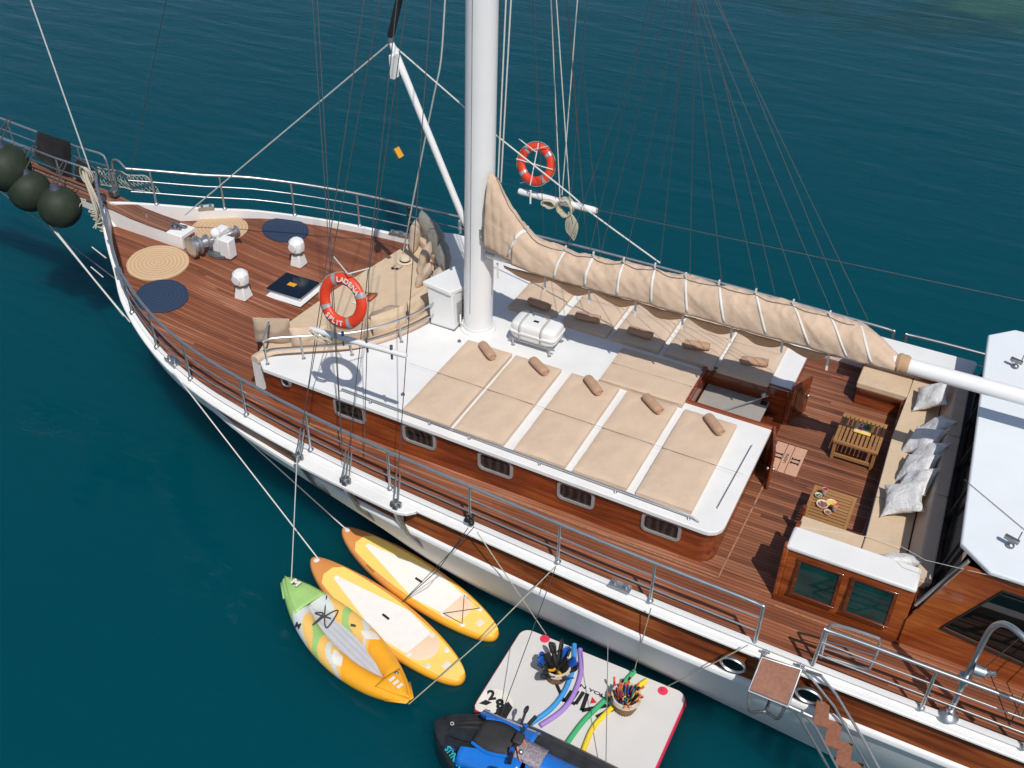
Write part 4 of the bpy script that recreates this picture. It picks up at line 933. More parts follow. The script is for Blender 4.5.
# ---------------------------------------------------------------- life ring (two hang from the shrouds, each its own thing)
def life_ring(label, C, nrm, upv, written):
    t = thing('life_ring', label, 'life ring', C, 'orange life rings hung in the shrouds')
    C = Vector(C); n = Vector(nrm).normalized(); u = (Vector(upv)-n*Vector(upv).dot(n)).normalized(); r_ = u.cross(n)
    Rm, rm = .295, .078
    def P(a, ph=None, rr_=rm, flat=.72):
        d = r_*cos(a)+u*sin(a); return C+d*(Rm+rr_*cos(ph))+n*(rr_*flat*sin(ph))
    m = MB(); m.grid([[P(2*pi*i/56, 2*pi*j/16) for j in range(16)] for i in range(56)], closed_u=True, closed_v=True); m.build('ring', REDO, t, ang=180)
    for k in range(4):
        a0 = pi/4+k*pi/2+(.0 if written else .0); m = MB(); m.grid([[P(a0+da, 2*pi*j/16, rm+.004) for j in range(16)] for da in (-.10, -.05, 0, .05, .10)], closed_v=True); m.build('reflective_band', REFL, t, ang=180)
    m = MB(); pts = []
    for i in range(40):
        a = 2*pi*i/40; s = abs(sin(2*(a-pi/4))); pts.append(C+(r_*cos(a)+u*sin(a))*(Rm+rm+.004+.012*s))
    m.tube(pts, .005, 6, closed=True); m.build('grab_line', ROPE, t)
    if written:
        mb = MB()
        for word, a0, step, flip in (('LADENA', pi/2+.52, -.225, 1), ('SPLIT', -pi/2-.40, .20, -1)):
            for i, ch in enumerate(word):
                a = a0+step*i; d = r_*cos(a)+u*sin(a); upl = d*flip; rt_ = upl.cross(n)
                c = C+d*Rm+n*(rm*.72+.001)
                M = Matrix(((rt_.x, upl.x, n.x, c.x), (rt_.y, upl.y, n.y, c.y), (rt_.z, upl.z, n.z, c.z), (0, 0, 0, 1)))
                textverts(mb, ch, .098, M, extrude=.003, bold=.002)
        mb.build('lettering', STRAP, t, smooth=False)
    else:
        m = MB()
        for a in (0, pi/2): m.tube([C-(r_*cos(a)+u*sin(a))*(Rm+rm)+n*.06, C+(r_*cos(a)+u*sin(a))*(Rm+rm)+n*.06], .010, 6)
        m.build('cross_lashing', STRAP, t)
    return t
CAMV = V(0, -12.45, 12.93)
C1 = V(*(-7.086, -3.050, 5.278)); life_ring('orange life ring lettered LADENA and SPLIT hung in the near shrouds above the foredeck sofa', C1, (-.05, -1, .30), (.26, 0, 1), True)
C2 = V(*(-7.221, 3.050, 4.558)); life_ring('unlettered orange life ring with crossed white lashings hung in the far shrouds behind the mast', C2, V(-.1, -1, .35), (0, 0, 1), False)
for a, b in (((-7.387, -2.750, 5.697), (-6.966, -3.050, 5.725)), ((-6.796, -2.800, 5.727), (-6.966, -3.050, 5.725))): line('ring_lashing', [a, b], .009, WIREB)
for a, b in (((-7.562, 3.050, 4.953), (-7.228, 3.050, 4.784)), ((-7.004, 3.050, 4.947), (-7.306, 3.050, 4.804)), ((-7.525, 3.050, 4.116), (-7.212, 3.050, 4.251))): line('ring_lashing', [a, b], .009, WIREB)

# ---------------------------------------------------------------- boarding ladder, davit, portholes
for x in (-1.16, -.20):
    z = 2.07; y = -hb(ST, x)+.0; m = MB(); c = V(x, y-.0, z); Mp = Matrix.Rotation(R(90), 3, 'X')
    m.lathe([(.15, -.02), (.155, .02), (.14, .035), (.125, .02), (.12, -.01)], c, 28, Mp @ Matrix.Diagonal((1.1, .8, 1)))
    o = m.build('porthole', STEEL, yacht); m = MB(); m.lathe([(.125, .010), (.0001, .012)], c, 24, Mp @ Matrix.Diagonal((1.1, .8, 1))); m.build('porthole_glass', GLASS, o)
lad = thing('boarding_ladder', 'steel framed boarding ladder with teak treads folded down the yacht side', 'ladder', (-.4, -3.8, 1.5))
pl = [Vector(p) for p in ((-0.832, -3.780, 2.492), (-0.372, -3.780, 2.521), (-0.388, -4.146, 2.280), (-0.839, -4.143, 2.280))]
m = MB(); m.add([p+V(0, 0, .03) for p in pl]+[p for p in pl], [(0, 1, 2, 3), (7, 6, 5, 4), (0, 4, 5, 1), (1, 5, 6, 2), (2, 6, 7, 3), (3, 7, 4, 0)]); m.build('platform_tread', TREAD, lad)
m = MB(); m.tube([p+V(0, 0, .012)+(p-(pl[0]+pl[2])/2)*.04 for p in pl], .022, 8, closed=True); m.build('platform_frame', STEEL, lad)
for q_, x_ in ((pl[0], -.82), (pl[1], -.39)):
    m = MB(); m.tube([q_, (x_, -3.72, 2.42), (x_, -3.60, 2.45)], .015, 8); m.tube([(x_-.05, -3.62, 2.44), (x_+.05, -3.62, 2.44)], .018, 8); m.build('hanging_bracket', STEEL, lad)
m = MB(); m.tube(curve([pl[3], pl[3]+V(.06, -.10, -.22), (pl[3]+pl[2])/2+V(0, .06, -.34), pl[2]+V(-.06, -.05, -.22), pl[2]+V(-.02, 0, -.02)]), .022, 8); m.tube([(pl[3]+pl[2])/2+V(0, .06, -.34), (pl[3]+pl[2])/2+V(0, .3, -.42)], .02, 8); m.build('hull_fender_bow', GALV, lad)
m = MB()
for ab in (((-0.354, -3.661, 2.450), (0.109, -3.745, 2.100), (0.767, -3.840, 1.250)), ((-0.132, -3.719, 2.500), (0.089, -3.727, 2.300), (0.512, -3.865, 1.900), (0.815, -3.987, 1.600)), ((-0.307, -4.112, 2.250), (0.428, -4.082, 1.150)), ((-0.223, -4.115, 2.250), (-0.025, -4.088, 2.050), (0.559, -4.207, 1.300))): m.tube(ab, .017, 8)
m.tube([(-0.378, -4.125, 2.260), (-0.087, -4.098, 2.200)], .02, 8); m.tube([(-0.373, -3.645, 2.400), (-0.121, -3.713, 2.500)], .02, 8); m.build('side_rail', STEEL, lad)
TR_ = [((-0.094, -3.715, 2.050), (0.057, -3.685, 2.050), (0.119, -4.044, 2.050), (-0.057, -4.058, 2.050)), ((0.091, -3.725, 1.800), (0.257, -3.703, 1.800), (0.308, -4.079, 1.800), (0.132, -4.094, 1.800)),
       ((0.286, -3.766, 1.550), (0.451, -3.743, 1.550), (0.485, -4.108, 1.550), (0.320, -4.118, 1.550)), ((0.479, -3.794, 1.300), (0.645, -3.771, 1.300), (0.680, -4.160, 1.300), (0.515, -4.171, 1.300))]
for q in TR_:
    m = MB(); q = [Vector(p) for p in q]; m.add([p for p in q]+[p-V(0, 0, .035) for p in q], [(0, 1, 2, 3), (7, 6, 5, 4), (0, 4, 5, 1), (1, 5, 6, 2), (2, 6, 7, 3), (3, 7, 4, 0)]); m.build('tread', TREAD, lad)
# ladder davit: a steel arm on the cap rail
dv = V(1.32, -3.52, 2.42)
m = MB(); m.lathe([(.12, 0), (.11, .025), (.05, .06), (.05, .12)], dv, 16); dvo = m.build('davit_base', STEEL, yacht)
m = MB(); pts = [dv+V(0, 0, .1), V(1.33, -3.5, 3.2), V(1.34, -3.5, 3.7)]+[V(1.34, -3.5, 3.72), V(1.36, -3.52, 4.0), V(1.44, -3.6, 4.2), V(1.62, -3.72, 4.24), V(1.95, -3.9, 4.10), V(2.3, -4.1, 3.8)]
m.tube(curve(pts[:3], 2)+curve(pts[3:], 5), .034, 12); m.build('davit_arm', STEEL, dvo)
m = MB(); m.lathe([(.07, 0), (.075, .05), (.07, .1)], dv+V(0, .02, .62), 14); m.build('davit_collar', STEEL, dvo)
m = MB(); m.lathe([(.07, 0), (.07, .12)], dv+V(.04, -.04, .93), 14, Matrix.Rotation(R(90), 3, 'Y')); m.tube([dv+V(.14, -.04, .93), dv+V(.26, -.05, .99)], .03, 10); m.build('davit_winch', STEEL, dvo)
m = MB(); m.tube([dv+V(.12, -.03, .95), V(1.6, -3.70, 4.16)], .006, 5); m.build('davit_wire', WIRE, dvo)
for a, b in (((2.105, -3.364, 1.700), (2.104, -2.589, 3.200)), ((1.967, -3.435, 1.700), (2.042, -2.860, 3.200))):
    m = MB(); a, b = Vector(a), Vector(b); m.tube([a, b], .008, 6); m.build('davit_fall', DIRTR, yacht)
# turned wooden light fitting and air conditioning cabinet
cab = thing('ventilation_cabinet', 'white sloping-topped cabinet with louvred side standing against the mast', 'cabinet', (-7.3, .15, 2.99))
m = MB(); m.add([(-7.55, -.13, 2.99), (-7.12, -.13, 2.99), (-7.12, .45, 2.99), (-7.55, .45, 2.99), (-7.60, -.13, 3.72), (-7.14, -.13, 3.67), (-7.12, .38, 3.59), (-7.56, .44, 3.66)], [(3, 2, 1, 0), (4, 5, 6, 7), (0, 1, 5, 4), (1, 2, 6, 5), (2, 3, 7, 6), (3, 0, 4, 7)]); m.build('cabinet_body', WHITE, cab, bevel=.008)
m = MB(); m.add([(-7.66, -.16, 3.73), (-7.15, -.17, 3.67), (-7.06, .36, 3.58), (-7.50, .62, 3.66), (-7.66, -.16, 3.80), (-7.15, -.17, 3.75), (-7.06, .36, 3.64), (-7.50, .62, 3.72)], [(3, 2, 1, 0), (4, 5, 6, 7), (0, 1, 5, 4), (1, 2, 6, 5), (2, 3, 7, 6), (3, 0, 4, 7)]); m.build('cabinet_lid', WHITE, cab, bevel=.012)
m = MB()
for k in range(9): m.box((-7.112, .18, 3.12+.042*k), (.018, .40, .018))
m.build('louvre', plain('louvre_grey', (.35, .35, .35), .5), cab)
m = MB(); m.box((-7.34, -.135, 2.995), (.46, .02, .03)); m.box((-7.115, .15, 2.995), (.02, .6, .03)); m.build('cabinet_plinth', GALV, cab)
m = MB(); m.tube(curve([(-7.07, .0, 3.25), (-7.03, -.05, 3.12), (-7.02, .12, 3.05), (-7.05, .25, 3.15), (-7.03, .1, 3.2), (-7.03, -.02, 3.05), (-7.0, .2, 3.0), (-6.95, .35, 3.0)]), .012, 6); m.build('cable', STRAP, cab)
# life raft canister on its cradle
raft = thing('life_raft', 'white ribbed life raft canister strapped on a steel cradle beside the mast', 'life raft', (-5.78, .20, 2.98))
Mr = RZ(R(0)); c = V(-5.78, .20, 3.27)
def superbox(m, c, hx, hy, hz, e=.45, n=28, k=14):
    rows = []
    for i in range(k+1):
        ph = -pi/2+pi*i/k; cz = abs(cos(ph))**e; szz = (abs(sin(ph))**e)*(1 if sin(ph) > 0 else -1); row = []
        for j in range(n):
            a = 2*pi*j/n; x = (abs(cos(a))**e)*(1 if cos(a) > 0 else -1); y = (abs(sin(a))**e)*(1 if sin(a) > 0 else -1)
            row.append(V(c[0]+hx*cz*x, c[1]+hy*cz*y, c[2]+hz*szz))
        rows.append(row)
    m.grid(rows, closed_v=True)
m = MB(); superbox(m, c, .40, .245, .165, .42); body = m.build('canister', WHITE, raft, ang=60)
m = MB(); superbox(m, c+V(0, 0, -.005), .412, .257, .03, .3); m.build('canister_seam', WHITE, body, ang=60)
for x in (-.20, .17):
    m = MB(); loop = []
    for i in range(28):
        a = 2*pi*i/28; y = (abs(cos(a))**.42)*(1 if cos(a) > 0 else -1); z = (abs(sin(a))**.42)*(1 if sin(a) > 0 else -1); loop.append(c+V(x, y*.252, z*.172))
    m.grid([[p+V(-.018, 0, 0) for p in loop], [p+V(.018, 0, 0) for p in loop]], closed_v=True); m.build('raft_strap', plain('strap_grey', (.45, .45, .42), .8), raft, solid=.004)
m = MB(); m.box(c+V(.0, -.05, .163), (.09, .05, .006)); m.build('raft_label', INK, body); m = MB(); m.box(c+V(.14, .10, .161), (.09, .05, .006)); m.build('raft_label', YEL, body)
m = MB()
for s in (-1, 1): m.tube([c+V(-.40, s*.20, -.17), c+V(.40, s*.20, -.17)], .016, 8)
for x in (-.32, .32):
    m.tube([c+V(x, -.22, -.29), c+V(x, -.22, -.17), c+V(x, .22, -.17), c+V(x, .22, -.29)], .016, 8)
    for s in (-1, 1): m.lathe([(.035, 0), (.03, .012)], c+V(x, s*.22, -.29), 10)
m.build('cradle', STEEL, raft)

# ================================================================ loose things
# sun mattresses on the coachroof
NEAR = [-6.757, -5.898, -4.933, -4.012, -3.087]
TROT = [-38, -33, -41, -37, -44]; TDX = [.0, .03, -.01, .02, .05]; TDY = [.0, .02, -.02, -.01, -.03]
ordn = ['nearest the bow', 'second from the bow', 'in the middle', 'fourth from the bow', 'nearest the cockpit']
def mattress(label, x0, x1, y0, y1, group, th=.085, seam=True):
    z = roof_z((x0+x1)/2); t = thing('sun_mattress', label, 'mattress', ((x0+x1)/2, (y0+y1)/2, z), group)
    m = MB(); rows = []; nx, ny = 18, 40; ca = .006*sin(x0*9)
    for i in range(nx+1):
        u = i/nx; row = []
        for j in range(ny+1):
            v = j/ny; e = min(u, 1-u, v*2, 2-v*2); px = x0+(x1-x0)*u+ca*(v-.5); py = y0+(y1-y0)*v
            h = th*(.78+.22*min(1, e/.10)**.5)+.012*noise.noise(Vector((px*3, py*3, x0)))+.004*noise.noise(Vector((px*14, py*9, 1)))
            h -= .007*math.exp(-((v-.5)/.012)**2)
            row.append(V(px, py, z+h))
        rows.append(row)
    m.grid(rows)
    rim = [rows[i][0] for i in range(nx+1)]+[rows[nx][j] for j in range(1, ny+1)]+[rows[i][ny] for i in range(nx-1, -1, -1)]+[rows[0][j] for j in range(ny-1, 0, -1)]
    m.grid([rim, [V(p.x, p.y, z+.002) for p in rim]], closed_v=True); m.build('mattress_pad', BEIGE, t, ang=50)
    if seam:
        m = MB(); ym = (y0+y1)/2; m.tube([(x0+.01, ym, z+th-.006), (x1-.01, ym, z+th-.006)], .004, 6); m.build('seam', BEIGE_E, t)
    m = MB(); loop = [(x0+.006, y0+.006), (x1-.006, y0+.006), (x1-.006, y1-.006), (x0+.006, y1-.006)]
    m.tube([(a, b, z+th*.52) for a, b in loop], .007, 6, closed=True); m.build('piping', BEIGE_E, t)
    return t
for i, x in enumerate(NEAR): mattress('long tan mattress in the near roof row, the one '+ordn[i], x, x+.79, -2.32, -.32, 'near row of sun mattresses')
mattress('wide tan mattress lying across the roof just ahead of the companionway', -4.50, -3.16, -.26, .68, 'single mattress')['group'] = 'wide mattress'
FARX = [-6.63, -5.66, -4.76, -3.86, -2.98]
for i, x in enumerate(FARX): mattress('tan mattress of the far row half under the boom, the one '+ordn[i], x, x+.81, .84, 2.50, 'far row of sun mattresses')
def towel(label, x, y, rot, group, r=.068, L=.40):
    z = roof_z(x)+.09; t = thing('rolled_towel', label, 'towel', (x, y, z), group)
    M = TR(x, y, z+r*.92) @ RZ(rot); m = MB(); rows = []
    for i in range(15):
        u = -L/2+L*i/14; rr_ = r*(.80 if i in (0, 14) else .93 if i in (1, 13) else 1)
        rows.append([M @ V(u, rr_*1.12*cos(2*pi*j/20), rr_*.9*sin(2*pi*j/20))+V(0, 0, noise.noise(Vector((u*9, j*.5, x)))*.006) for j in range(20)])
    m.grid(rows, closed_v=True); m.add(rows[0], [tuple(range(20))]); m.add(rows[-1], [tuple(range(20))]); m.build('roll', TOWEL, t)
    m = MB(); sp_ = []
    for i in range(40): a = i*.5; q = r*(.95-.85*i/40); sp_.append(M @ V(L/2+.004, q*1.05*cos(a), q*.85*sin(a)))
    m.tube(sp_, .007, 5); m.build('towel_fold', TOWEL, t)
for i, x in enumerate(NEAR): towel('rolled tan towel lying aslant on the near row mattress '+ordn[i], x+.46+TDX[i], -.53+TDY[i], R(TROT[i]), 'towels on the near row')
for i, (x, y, a) in enumerate(((-6.15, 1.04, -6), (-5.28, 1.07, 8), (-4.36, 1.08, -2), (-3.44, 1.18, 14), (-2.50, 1.20, 16))): towel('rolled tan towel in the shade on the far row mattress '+ordn[i], x, y, R(a), 'towels on the far row')

# braided round mats on the foredeck
def rmat(label, x, y, r, mat, group):
    z = zk(x, y)+.012; m = MB()
    rows = [[V(x+rr_*cos(2*pi*k/48)*(1+.006*sin(5*k)), y+rr_*sin(2*pi*k/48)*(1+.006*sin(5*k)), zk(x+rr_*cos(2*pi*k/48), y+rr_*sin(2*pi*k/48))+dz) for k in range(48)] for rr_, dz in [(r, .004), (r, .028)]+[(r-.02-(r-.04)*q/8, .036) for q in range(9)]]
    m.grid(rows, closed_v=True); m.add(rows[-1], [tuple(range(48))])
    m.bar((x-r*.72, y+r*.66, z+.012), (x-r*.58, y+r*.80, z+.012), .05, .02)
    o = m.build('round_mat', mat, loc=(x, y, z)); tag(o, label, 'mat', group)
rmat('round natural jute mat nearest the bow on the foredeck, left of the bowsprit heel', -13.05, -.50, .55, JUTE, 'jute mats on the foredeck')
rmat('round natural jute mat on the foredeck beyond the windlass', -12.92, 1.08, .52, JUTE, 'jute mats on the foredeck')
rmat('round navy mat beside the near guard rail at the bow', -12.35, -1.22, .45, NAVY, 'navy mats on the foredeck')
rmat('round navy mat near the far rail behind the white ventilator', -11.93, 1.78, .44, NAVY, 'navy mats on the foredeck')

# loose back cushions round the foredeck sofa
def cushion(name, label, cat, c, yaw, tilt, w_, h_, th, mat, seed, group, pinch=.07, roll=0.0):
    c = Vector(c); M = Matrix.Translation(c) @ RZ(yaw) @ Matrix.Rotation(R(90)-tilt, 4, 'X') @ Matrix.Rotation(roll, 4, 'Z')
    m = MB(); m.pillow(M, w_, h_, th, seed, pinch); o = m.build(name, mat, loc=c-V(0, 0, h_/2*cos(tilt))); tag(o, label, cat, group)
    return o
G1 = 'loose cushions of the foredeck sofa'
cs = [((-9.62, -1.62, 3.10), 24, 6, .60, .46, .22, BEIGE_E, 'tan back cushion at the near end of the foredeck sofa by the guard rail'),
      ((-8.98, -1.52, 3.10), 34, 4, .58, .42, .20, BEIGE, 'tan back cushion of the foredeck sofa right below the life ring'),
      ((-8.46, -1.12, 3.12), 42, 6, .62, .46, .21, BEIGE_E, 'large tan back cushion just right of the life ring on the foredeck sofa'),
      ((-8.06, -.58, 3.12), 62, 6, .64, .46, .21, BEIGE_L, 'pale back cushion of the foredeck sofa left of the white cabinet'),
      ((-7.92, .10, 3.12), 86, 4, .58, .44, .20, BEIGE_L, 'pale back cushion of the foredeck sofa behind the white cabinet'),
      ((-7.98, .80, 3.12), 106, -6, .60, .46, .20, BEIGE, 'tan back cushion of the foredeck sofa beyond the white cabinet'),
      ((-8.24, 1.46, 3.16), 126, -12, .62, .54, .24, GREYC, 'dark grey round-topped back cushion of the foredeck sofa nearest the mast'),
      ((-8.66, 1.94, 3.18), 136, -12, .64, .56, .25, GREYC, 'lighter grey back cushion of the foredeck sofa, second from its far end'),
      ((-9.06, 2.28, 3.16), 146, -10, .56, .52, .22, GREYC, 'grey cushion half hidden behind the upright tan one at the sofa far end')]
for i, (c, yw, ti, w_, h_, th, mt_, lb) in enumerate(cs): cushion('back_cushion', lb, 'cushion', c, R(yw), R(ti), w_, h_, th, mt_, i+1, G1, pinch=.03)
cushion('scatter_cushion', 'upright tan square cushion at the far forward corner of the foredeck sofa', 'cushion', (-9.12, 1.96, 3.14), R(118), R(-8), .48, .52, .18, BEIGE, 21, G1, roll=.0)
cushion('scatter_cushion', 'pale square cushion leaning on grey ones at the far side of the foredeck sofa', 'cushion', (-8.58, 1.42, 3.12), R(112), R(-20), .48, .50, .18, BEIGE_L, 22, G1)
cushion('scatter_cushion', 'small tan cushion leaning low beside the pale one on the foredeck sofa', 'cushion', (-8.36, 1.02, 3.06), R(104), R(-30), .42, .42, .16, BEIGE, 23, G1)
cushion('scatter_cushion', 'tan cushion lying almost flat in the middle of the foredeck sofa', 'cushion', (-8.40, -.22, 3.00), R(66), R(-58), .50, .46, .15, BEIGE_E, 24, G1)
# hat, sunglasses, book on the sunpad
hp = V(-9.02, 1.46, 2.905); hat = thing('sun_hat', 'pale straw sun hat with a black band lying on the foredeck sofa pad', 'hat', hp)
m = MB(); m.lathe([(.145, .004), (.15, .012), (.11, .018), (.095, .025), (.09, .08), (.07, .105), (.0001, .11)], hp, 28); m.build('hat_body', STRAW, hat)
m = MB(); m.lathe([(.099, .026), (.097, .052)], hp, 28); m.build('hat_band', INK, hat)
sp_ = V(*(-9.049, 1.161, 2.905)); sg = thing('sunglasses', 'small dark sunglasses on the foredeck sofa pad beside the hat', 'sunglasses', sp_)
for k in (-1, 1):
    m = MB(); m.lathe([(.028, 0), (.03, .008), (.0001, .014)], sp_+V(.035*k, .012*k, .004), 12); m.build('lens', INK, sg)
m = MB(); m.tube([sp_+V(-.07, -.02, .015), sp_+V(-.05, .09, .01)], .004, 5); m.tube([sp_+V(.07, .02, .015), sp_+V(.08, .12, .01)], .004, 5); m.tube([sp_+V(-.01, 0, .012), sp_+V(.01, 0, .012)], .004, 5); m.build('sunglass_frame', INK, sg)
bp_ = V(*(-9.007, 0.153, 2.905)); bk = thing('magazine', 'open yellow and red magazine on the foredeck sofa pad behind the life ring', 'magazine', bp_)
m = MB(); m.add([bp_+V(-.16, -.12, .0), bp_+V(0, -.14, .02), bp_+V(0, .12, .02), bp_+V(-.16, .13, .0)], [(0, 1, 2, 3)]); m.build('yellow_page', YEL, bk, solid=.006)
m = MB(); m.add([bp_+V(.004, -.14, .02), bp_+V(.17, -.12, .06), bp_+V(.17, .13, .06), bp_+V(.004, .12, .02)], [(0, 1, 2, 3)]); m.build('red_page', plain('magazine_red', (.50, .12, .05), .5, var=.5, scale=14), bk, solid=.006)
sk = V(*(-9.070, -0.091, 2.905)); m = MB()
for k in range(3): m.pillow(TR(*(sk+V(.03*k, .02*k, .012+.008*k))) @ RZ(k), .10, .07, .03, 30+k)
tag(m.build('crumpled_napkin', CERA), 'small crumpled pale napkin on the foredeck sofa pad beside the magazine', 'napkin')

# cockpit scatter pillows, silver brocade
G2 = 'silver pillows on the cockpit sofa'
ps = [((.12, 1.84, 2.94), 104, -52, .56, 'silver brocade pillow at the far corner of the cockpit sofa, just below the boom'),
      ((.30, 1.10, 2.94), 80, -48, .50, 'silver pillow pointing up, farthest in the row of six on the cockpit sofa'),
      ((.20, .74, 2.90), 108, -54, .56, 'large silver pillow second in the row of six on the cockpit sofa'),
      ((.28, .40, 2.94), 94, -46, .54, 'silver pillow third in the row of six on the cockpit sofa'),
      ((.22, .08, 2.92), 104, -52, .54, 'silver pillow fourth in the row of six on the cockpit sofa'),
      ((.26, -.26, 2.94), 98, -48, .54, 'silver pillow fifth in the row of six on the cockpit sofa'),
      ((.16, -.66, 2.94), 112, -58, .60, 'large silver pillow lying forward at the near end of the row of six'),
      ((.30, -1.84, 2.91), 24, -46, .56, 'pale silver pillow at the near corner of the cockpit sofa, upper of the two'),
      ((.34, -2.08, 2.86), 14, -64, .52, 'pale silver pillow at the near corner tucked under the other one')]
for i, (c, yw, ti, sz_, lb) in enumerate(ps): cushion('scatter_pillow', lb, 'pillow', c, R(yw), R(ti), sz_, sz_, .17, PILLOW, 40+i, G2, pinch=.20, roll=R((14, 44, 38, 34, 28, 24, 16, 10, 20)[i]))

# slatted teak tables
def table(label, c, sx_, sy_, h, along, group):
    c = Vector(c); t = thing('slatted_table', label, 'table', c, group)
    m = MB(); nS = 10 if along == 'x' else 9
    L = (sx_ if along == 'x' else sy_)-.10; W_ = (sy_ if along == 'x' else sx_)-.10
    for k in range(nS):
        o = -W_/2+W_*(k+.5)/nS
        m.box(c+(V(0, o, h-.012) if along == 'x' else V(o, 0, h-.012)), (L, W_/nS*.68, .022) if along == 'x' else (W_/nS*.68, L, .022))
    m.build('slats', SLAT, t, bevel=.003)
    m = MB()
    for s in (-1, 1):
        m.box(c+V(0, s*(sy_/2-.025), h-.02), (sx_, .05, .045)); m.box(c+V(s*(sx_/2-.025), 0, h-.021), (.05, sy_-.1, .045))
    m.build('table_frame', SLAT, t, bevel=.005)
    for a in (-1, 1):
        for b in (-1, 1):
            m = MB(); m.box(c+V(a*(sx_/2-.04), b*(sy_/2-.04), (h-.04)/2), (.05, .05, h-.04)); m.build('leg', SLAT, t, bevel=.004)
    m = MB()
    for s in (-1, 1): m.box(c+V(0, s*(sy_/2-.04), .09), (sx_-.13, .03, .05)); m.box(c+V(s*(sx_/2-.04), 0, .09), (.03, sy_-.13, .05))
    m.build('stretcher', SLAT, t)
    return t
T1 = (-.68, .82, 2.288); T2 = (-.71, -1.0, 2.288)
table('slatted teak table with a fruit tray, at the far side of the cockpit', T1, .66, .74, .37, 'y', 'teak tables in the cockpit')
table('slatted teak table with drinks and bowls, at the near side behind the white capped partition', T2, .60, .74, .37, 'x', 'teak tables in the cockpit')
def glass(label, p, mat, straw=True):
    p = Vector(p); t = thing('drink_glass', label, 'glass', p, 'red drinks on the cockpit tables')
    m = MB(); m.lathe([(.028, 0), (.030, .004), (.040, .10), (.036, .10), (.028, .01)], p, 16); m.build('tumbler', plain('clear_rim', (.55, .45, .42), .1), t)
    m = MB(); m.lathe([(.030, .012), (.036, .088), (.0001, .090)], p, 16); m.build('drink', mat, t)
    m = MB(); m.tube([p+V(0, 0, .05), p+V(.03, .02, .15)], .004, 6); m.build('straw', REDP, t)
z1 = 2.288+.372
glass('red drink in a tumbler at the far edge of the near cockpit table', (-0.843, -0.815, 2.700), REDD); glass('orange-red drink in a tumbler near the plate of lemons', (-0.643, -1.067, 2.700), ORG)
def bowl(label, p, r, fill, nm, n, fr_, cat='bowl'):
    p = Vector(p); t = thing('bowl', label, cat, p); m = MB(); m.lathe([(r*.5, 0), (r*.9, .02), (r, .045), (r*.93, .045), (r*.5, .015), (.0001, .014)], p, 24); m.build('dish', CERA, t)
    rnd = random.Random(n); m = MB()
    for k in range(n): a = rnd.random()*6.28; q = r*.68*sqrt(rnd.random()); m.ball(p+V(q*cos(a), q*sin(a), .035), fr_, 8, (1, 1, .7))
    m.build(nm, fill, t)
bowl('cream bowl of dark red berries on the near cockpit table', (-0.812, -1.021, 2.660), .085, BEAN, 'berries', 40, .014)
bowl('bowl of sliced lemon on the near cockpit table', (-0.706, -0.943, 2.660), .075, LEM, 'lemon_slices', 14, .022)
bowl('small dark bowl of snacks at the near edge of the cockpit table', (-0.713, -1.145, 2.660), .05, BEAN, 'snacks', 20, .010)
bowl('small bowl of olives left of the red drink on the cockpit table', (-0.906, -0.869, 2.660), .05, LEAF, 'olives', 18, .011)
tr = thing('serving_tray', 'yellow and white square tray with fruit and mint on the far cockpit table', 'tray', (-0.660, 0.877, 2.670))
p = V(*(-0.660, 0.877, 2.670)); m = MB(); m.box(p+V(0, 0, .01), (.25, .22, .015)); m.build('tray_base', LEM, tr, bevel=.006)
m = MB(); m.box(p+V(-.01, .0, .022), (.19, .16, .008)); m.build('tray_liner', CERA, tr)
m = MB(); rnd = random.Random(3)
for k in range(60):
    a = rnd.random()*6.28; q = .055*sqrt(rnd.random()); c = p+V(.05+q*cos(a), .03+q*sin(a), .03+.05*rnd.random()); d = V(rnd.uniform(-1, 1), rnd.uniform(-1, 1), rnd.uniform(-.3, .8)).normalized()*.022; e = d.cross(V(0, 0, 1)).normalized()*.01
    m.add([c-d, c+e, c+d, c-e], [(0, 1, 2, 3)])
m.build('mint', LEAF, tr)
m = MB(); m.lathe([(.03, 0), (.042, .04), (.036, .04), (.0001, .03)], p+V(-.04, .03, .025), 18); m.build('cup', CERA, tr)
m = MB(); m.ball(p+V(-.04, .03, .055), .022, 8); m.ball(p+V(-.05, -.04, .04), .022, 8); m.ball(p+V(-.02, -.05, .04), .018, 8); m.build('fruit', REDD, tr)

# door mat with lettering
dm = thing('door_mat', 'pinkish three-panel door mat with black lettering at the companionway', 'door mat', (-1.56, .15, 2.288))
for k, (x0, x1) in enumerate(((-1.79, -1.63), (-1.62, -1.52), (-1.51, -1.33))):
    m = MB(); m.prism([(x0, -.19), (x1, -.19), (x1, .48), (x0, .48)], 2.288, 2.305); m.build('mat_panel', DOORM, dm, bevel=.004)
def flatM(x, y, z, rot): return TR(x, y, z) @ RZ(rot)
for ex, ey in ((-1.70, .15), (-1.43, .13)):
    m = MB()
    for k in (-.045, .045):
        m.bar((ex-.05, ey+k, 2.307), (ex+.05, ey+k, 2.307), .030, .004)
        for s in (-.055, .055): m.bar((ex+s, ey+k-.032, 2.307), (ex+s, ey+k+.032, 2.307), .016, .004)
    m.build('emblem', INK, dm)
text('lettering', 'LADENA', .062, INK, flatM(-1.57, .14, 2.308, R(90)), dm, extrude=.001)

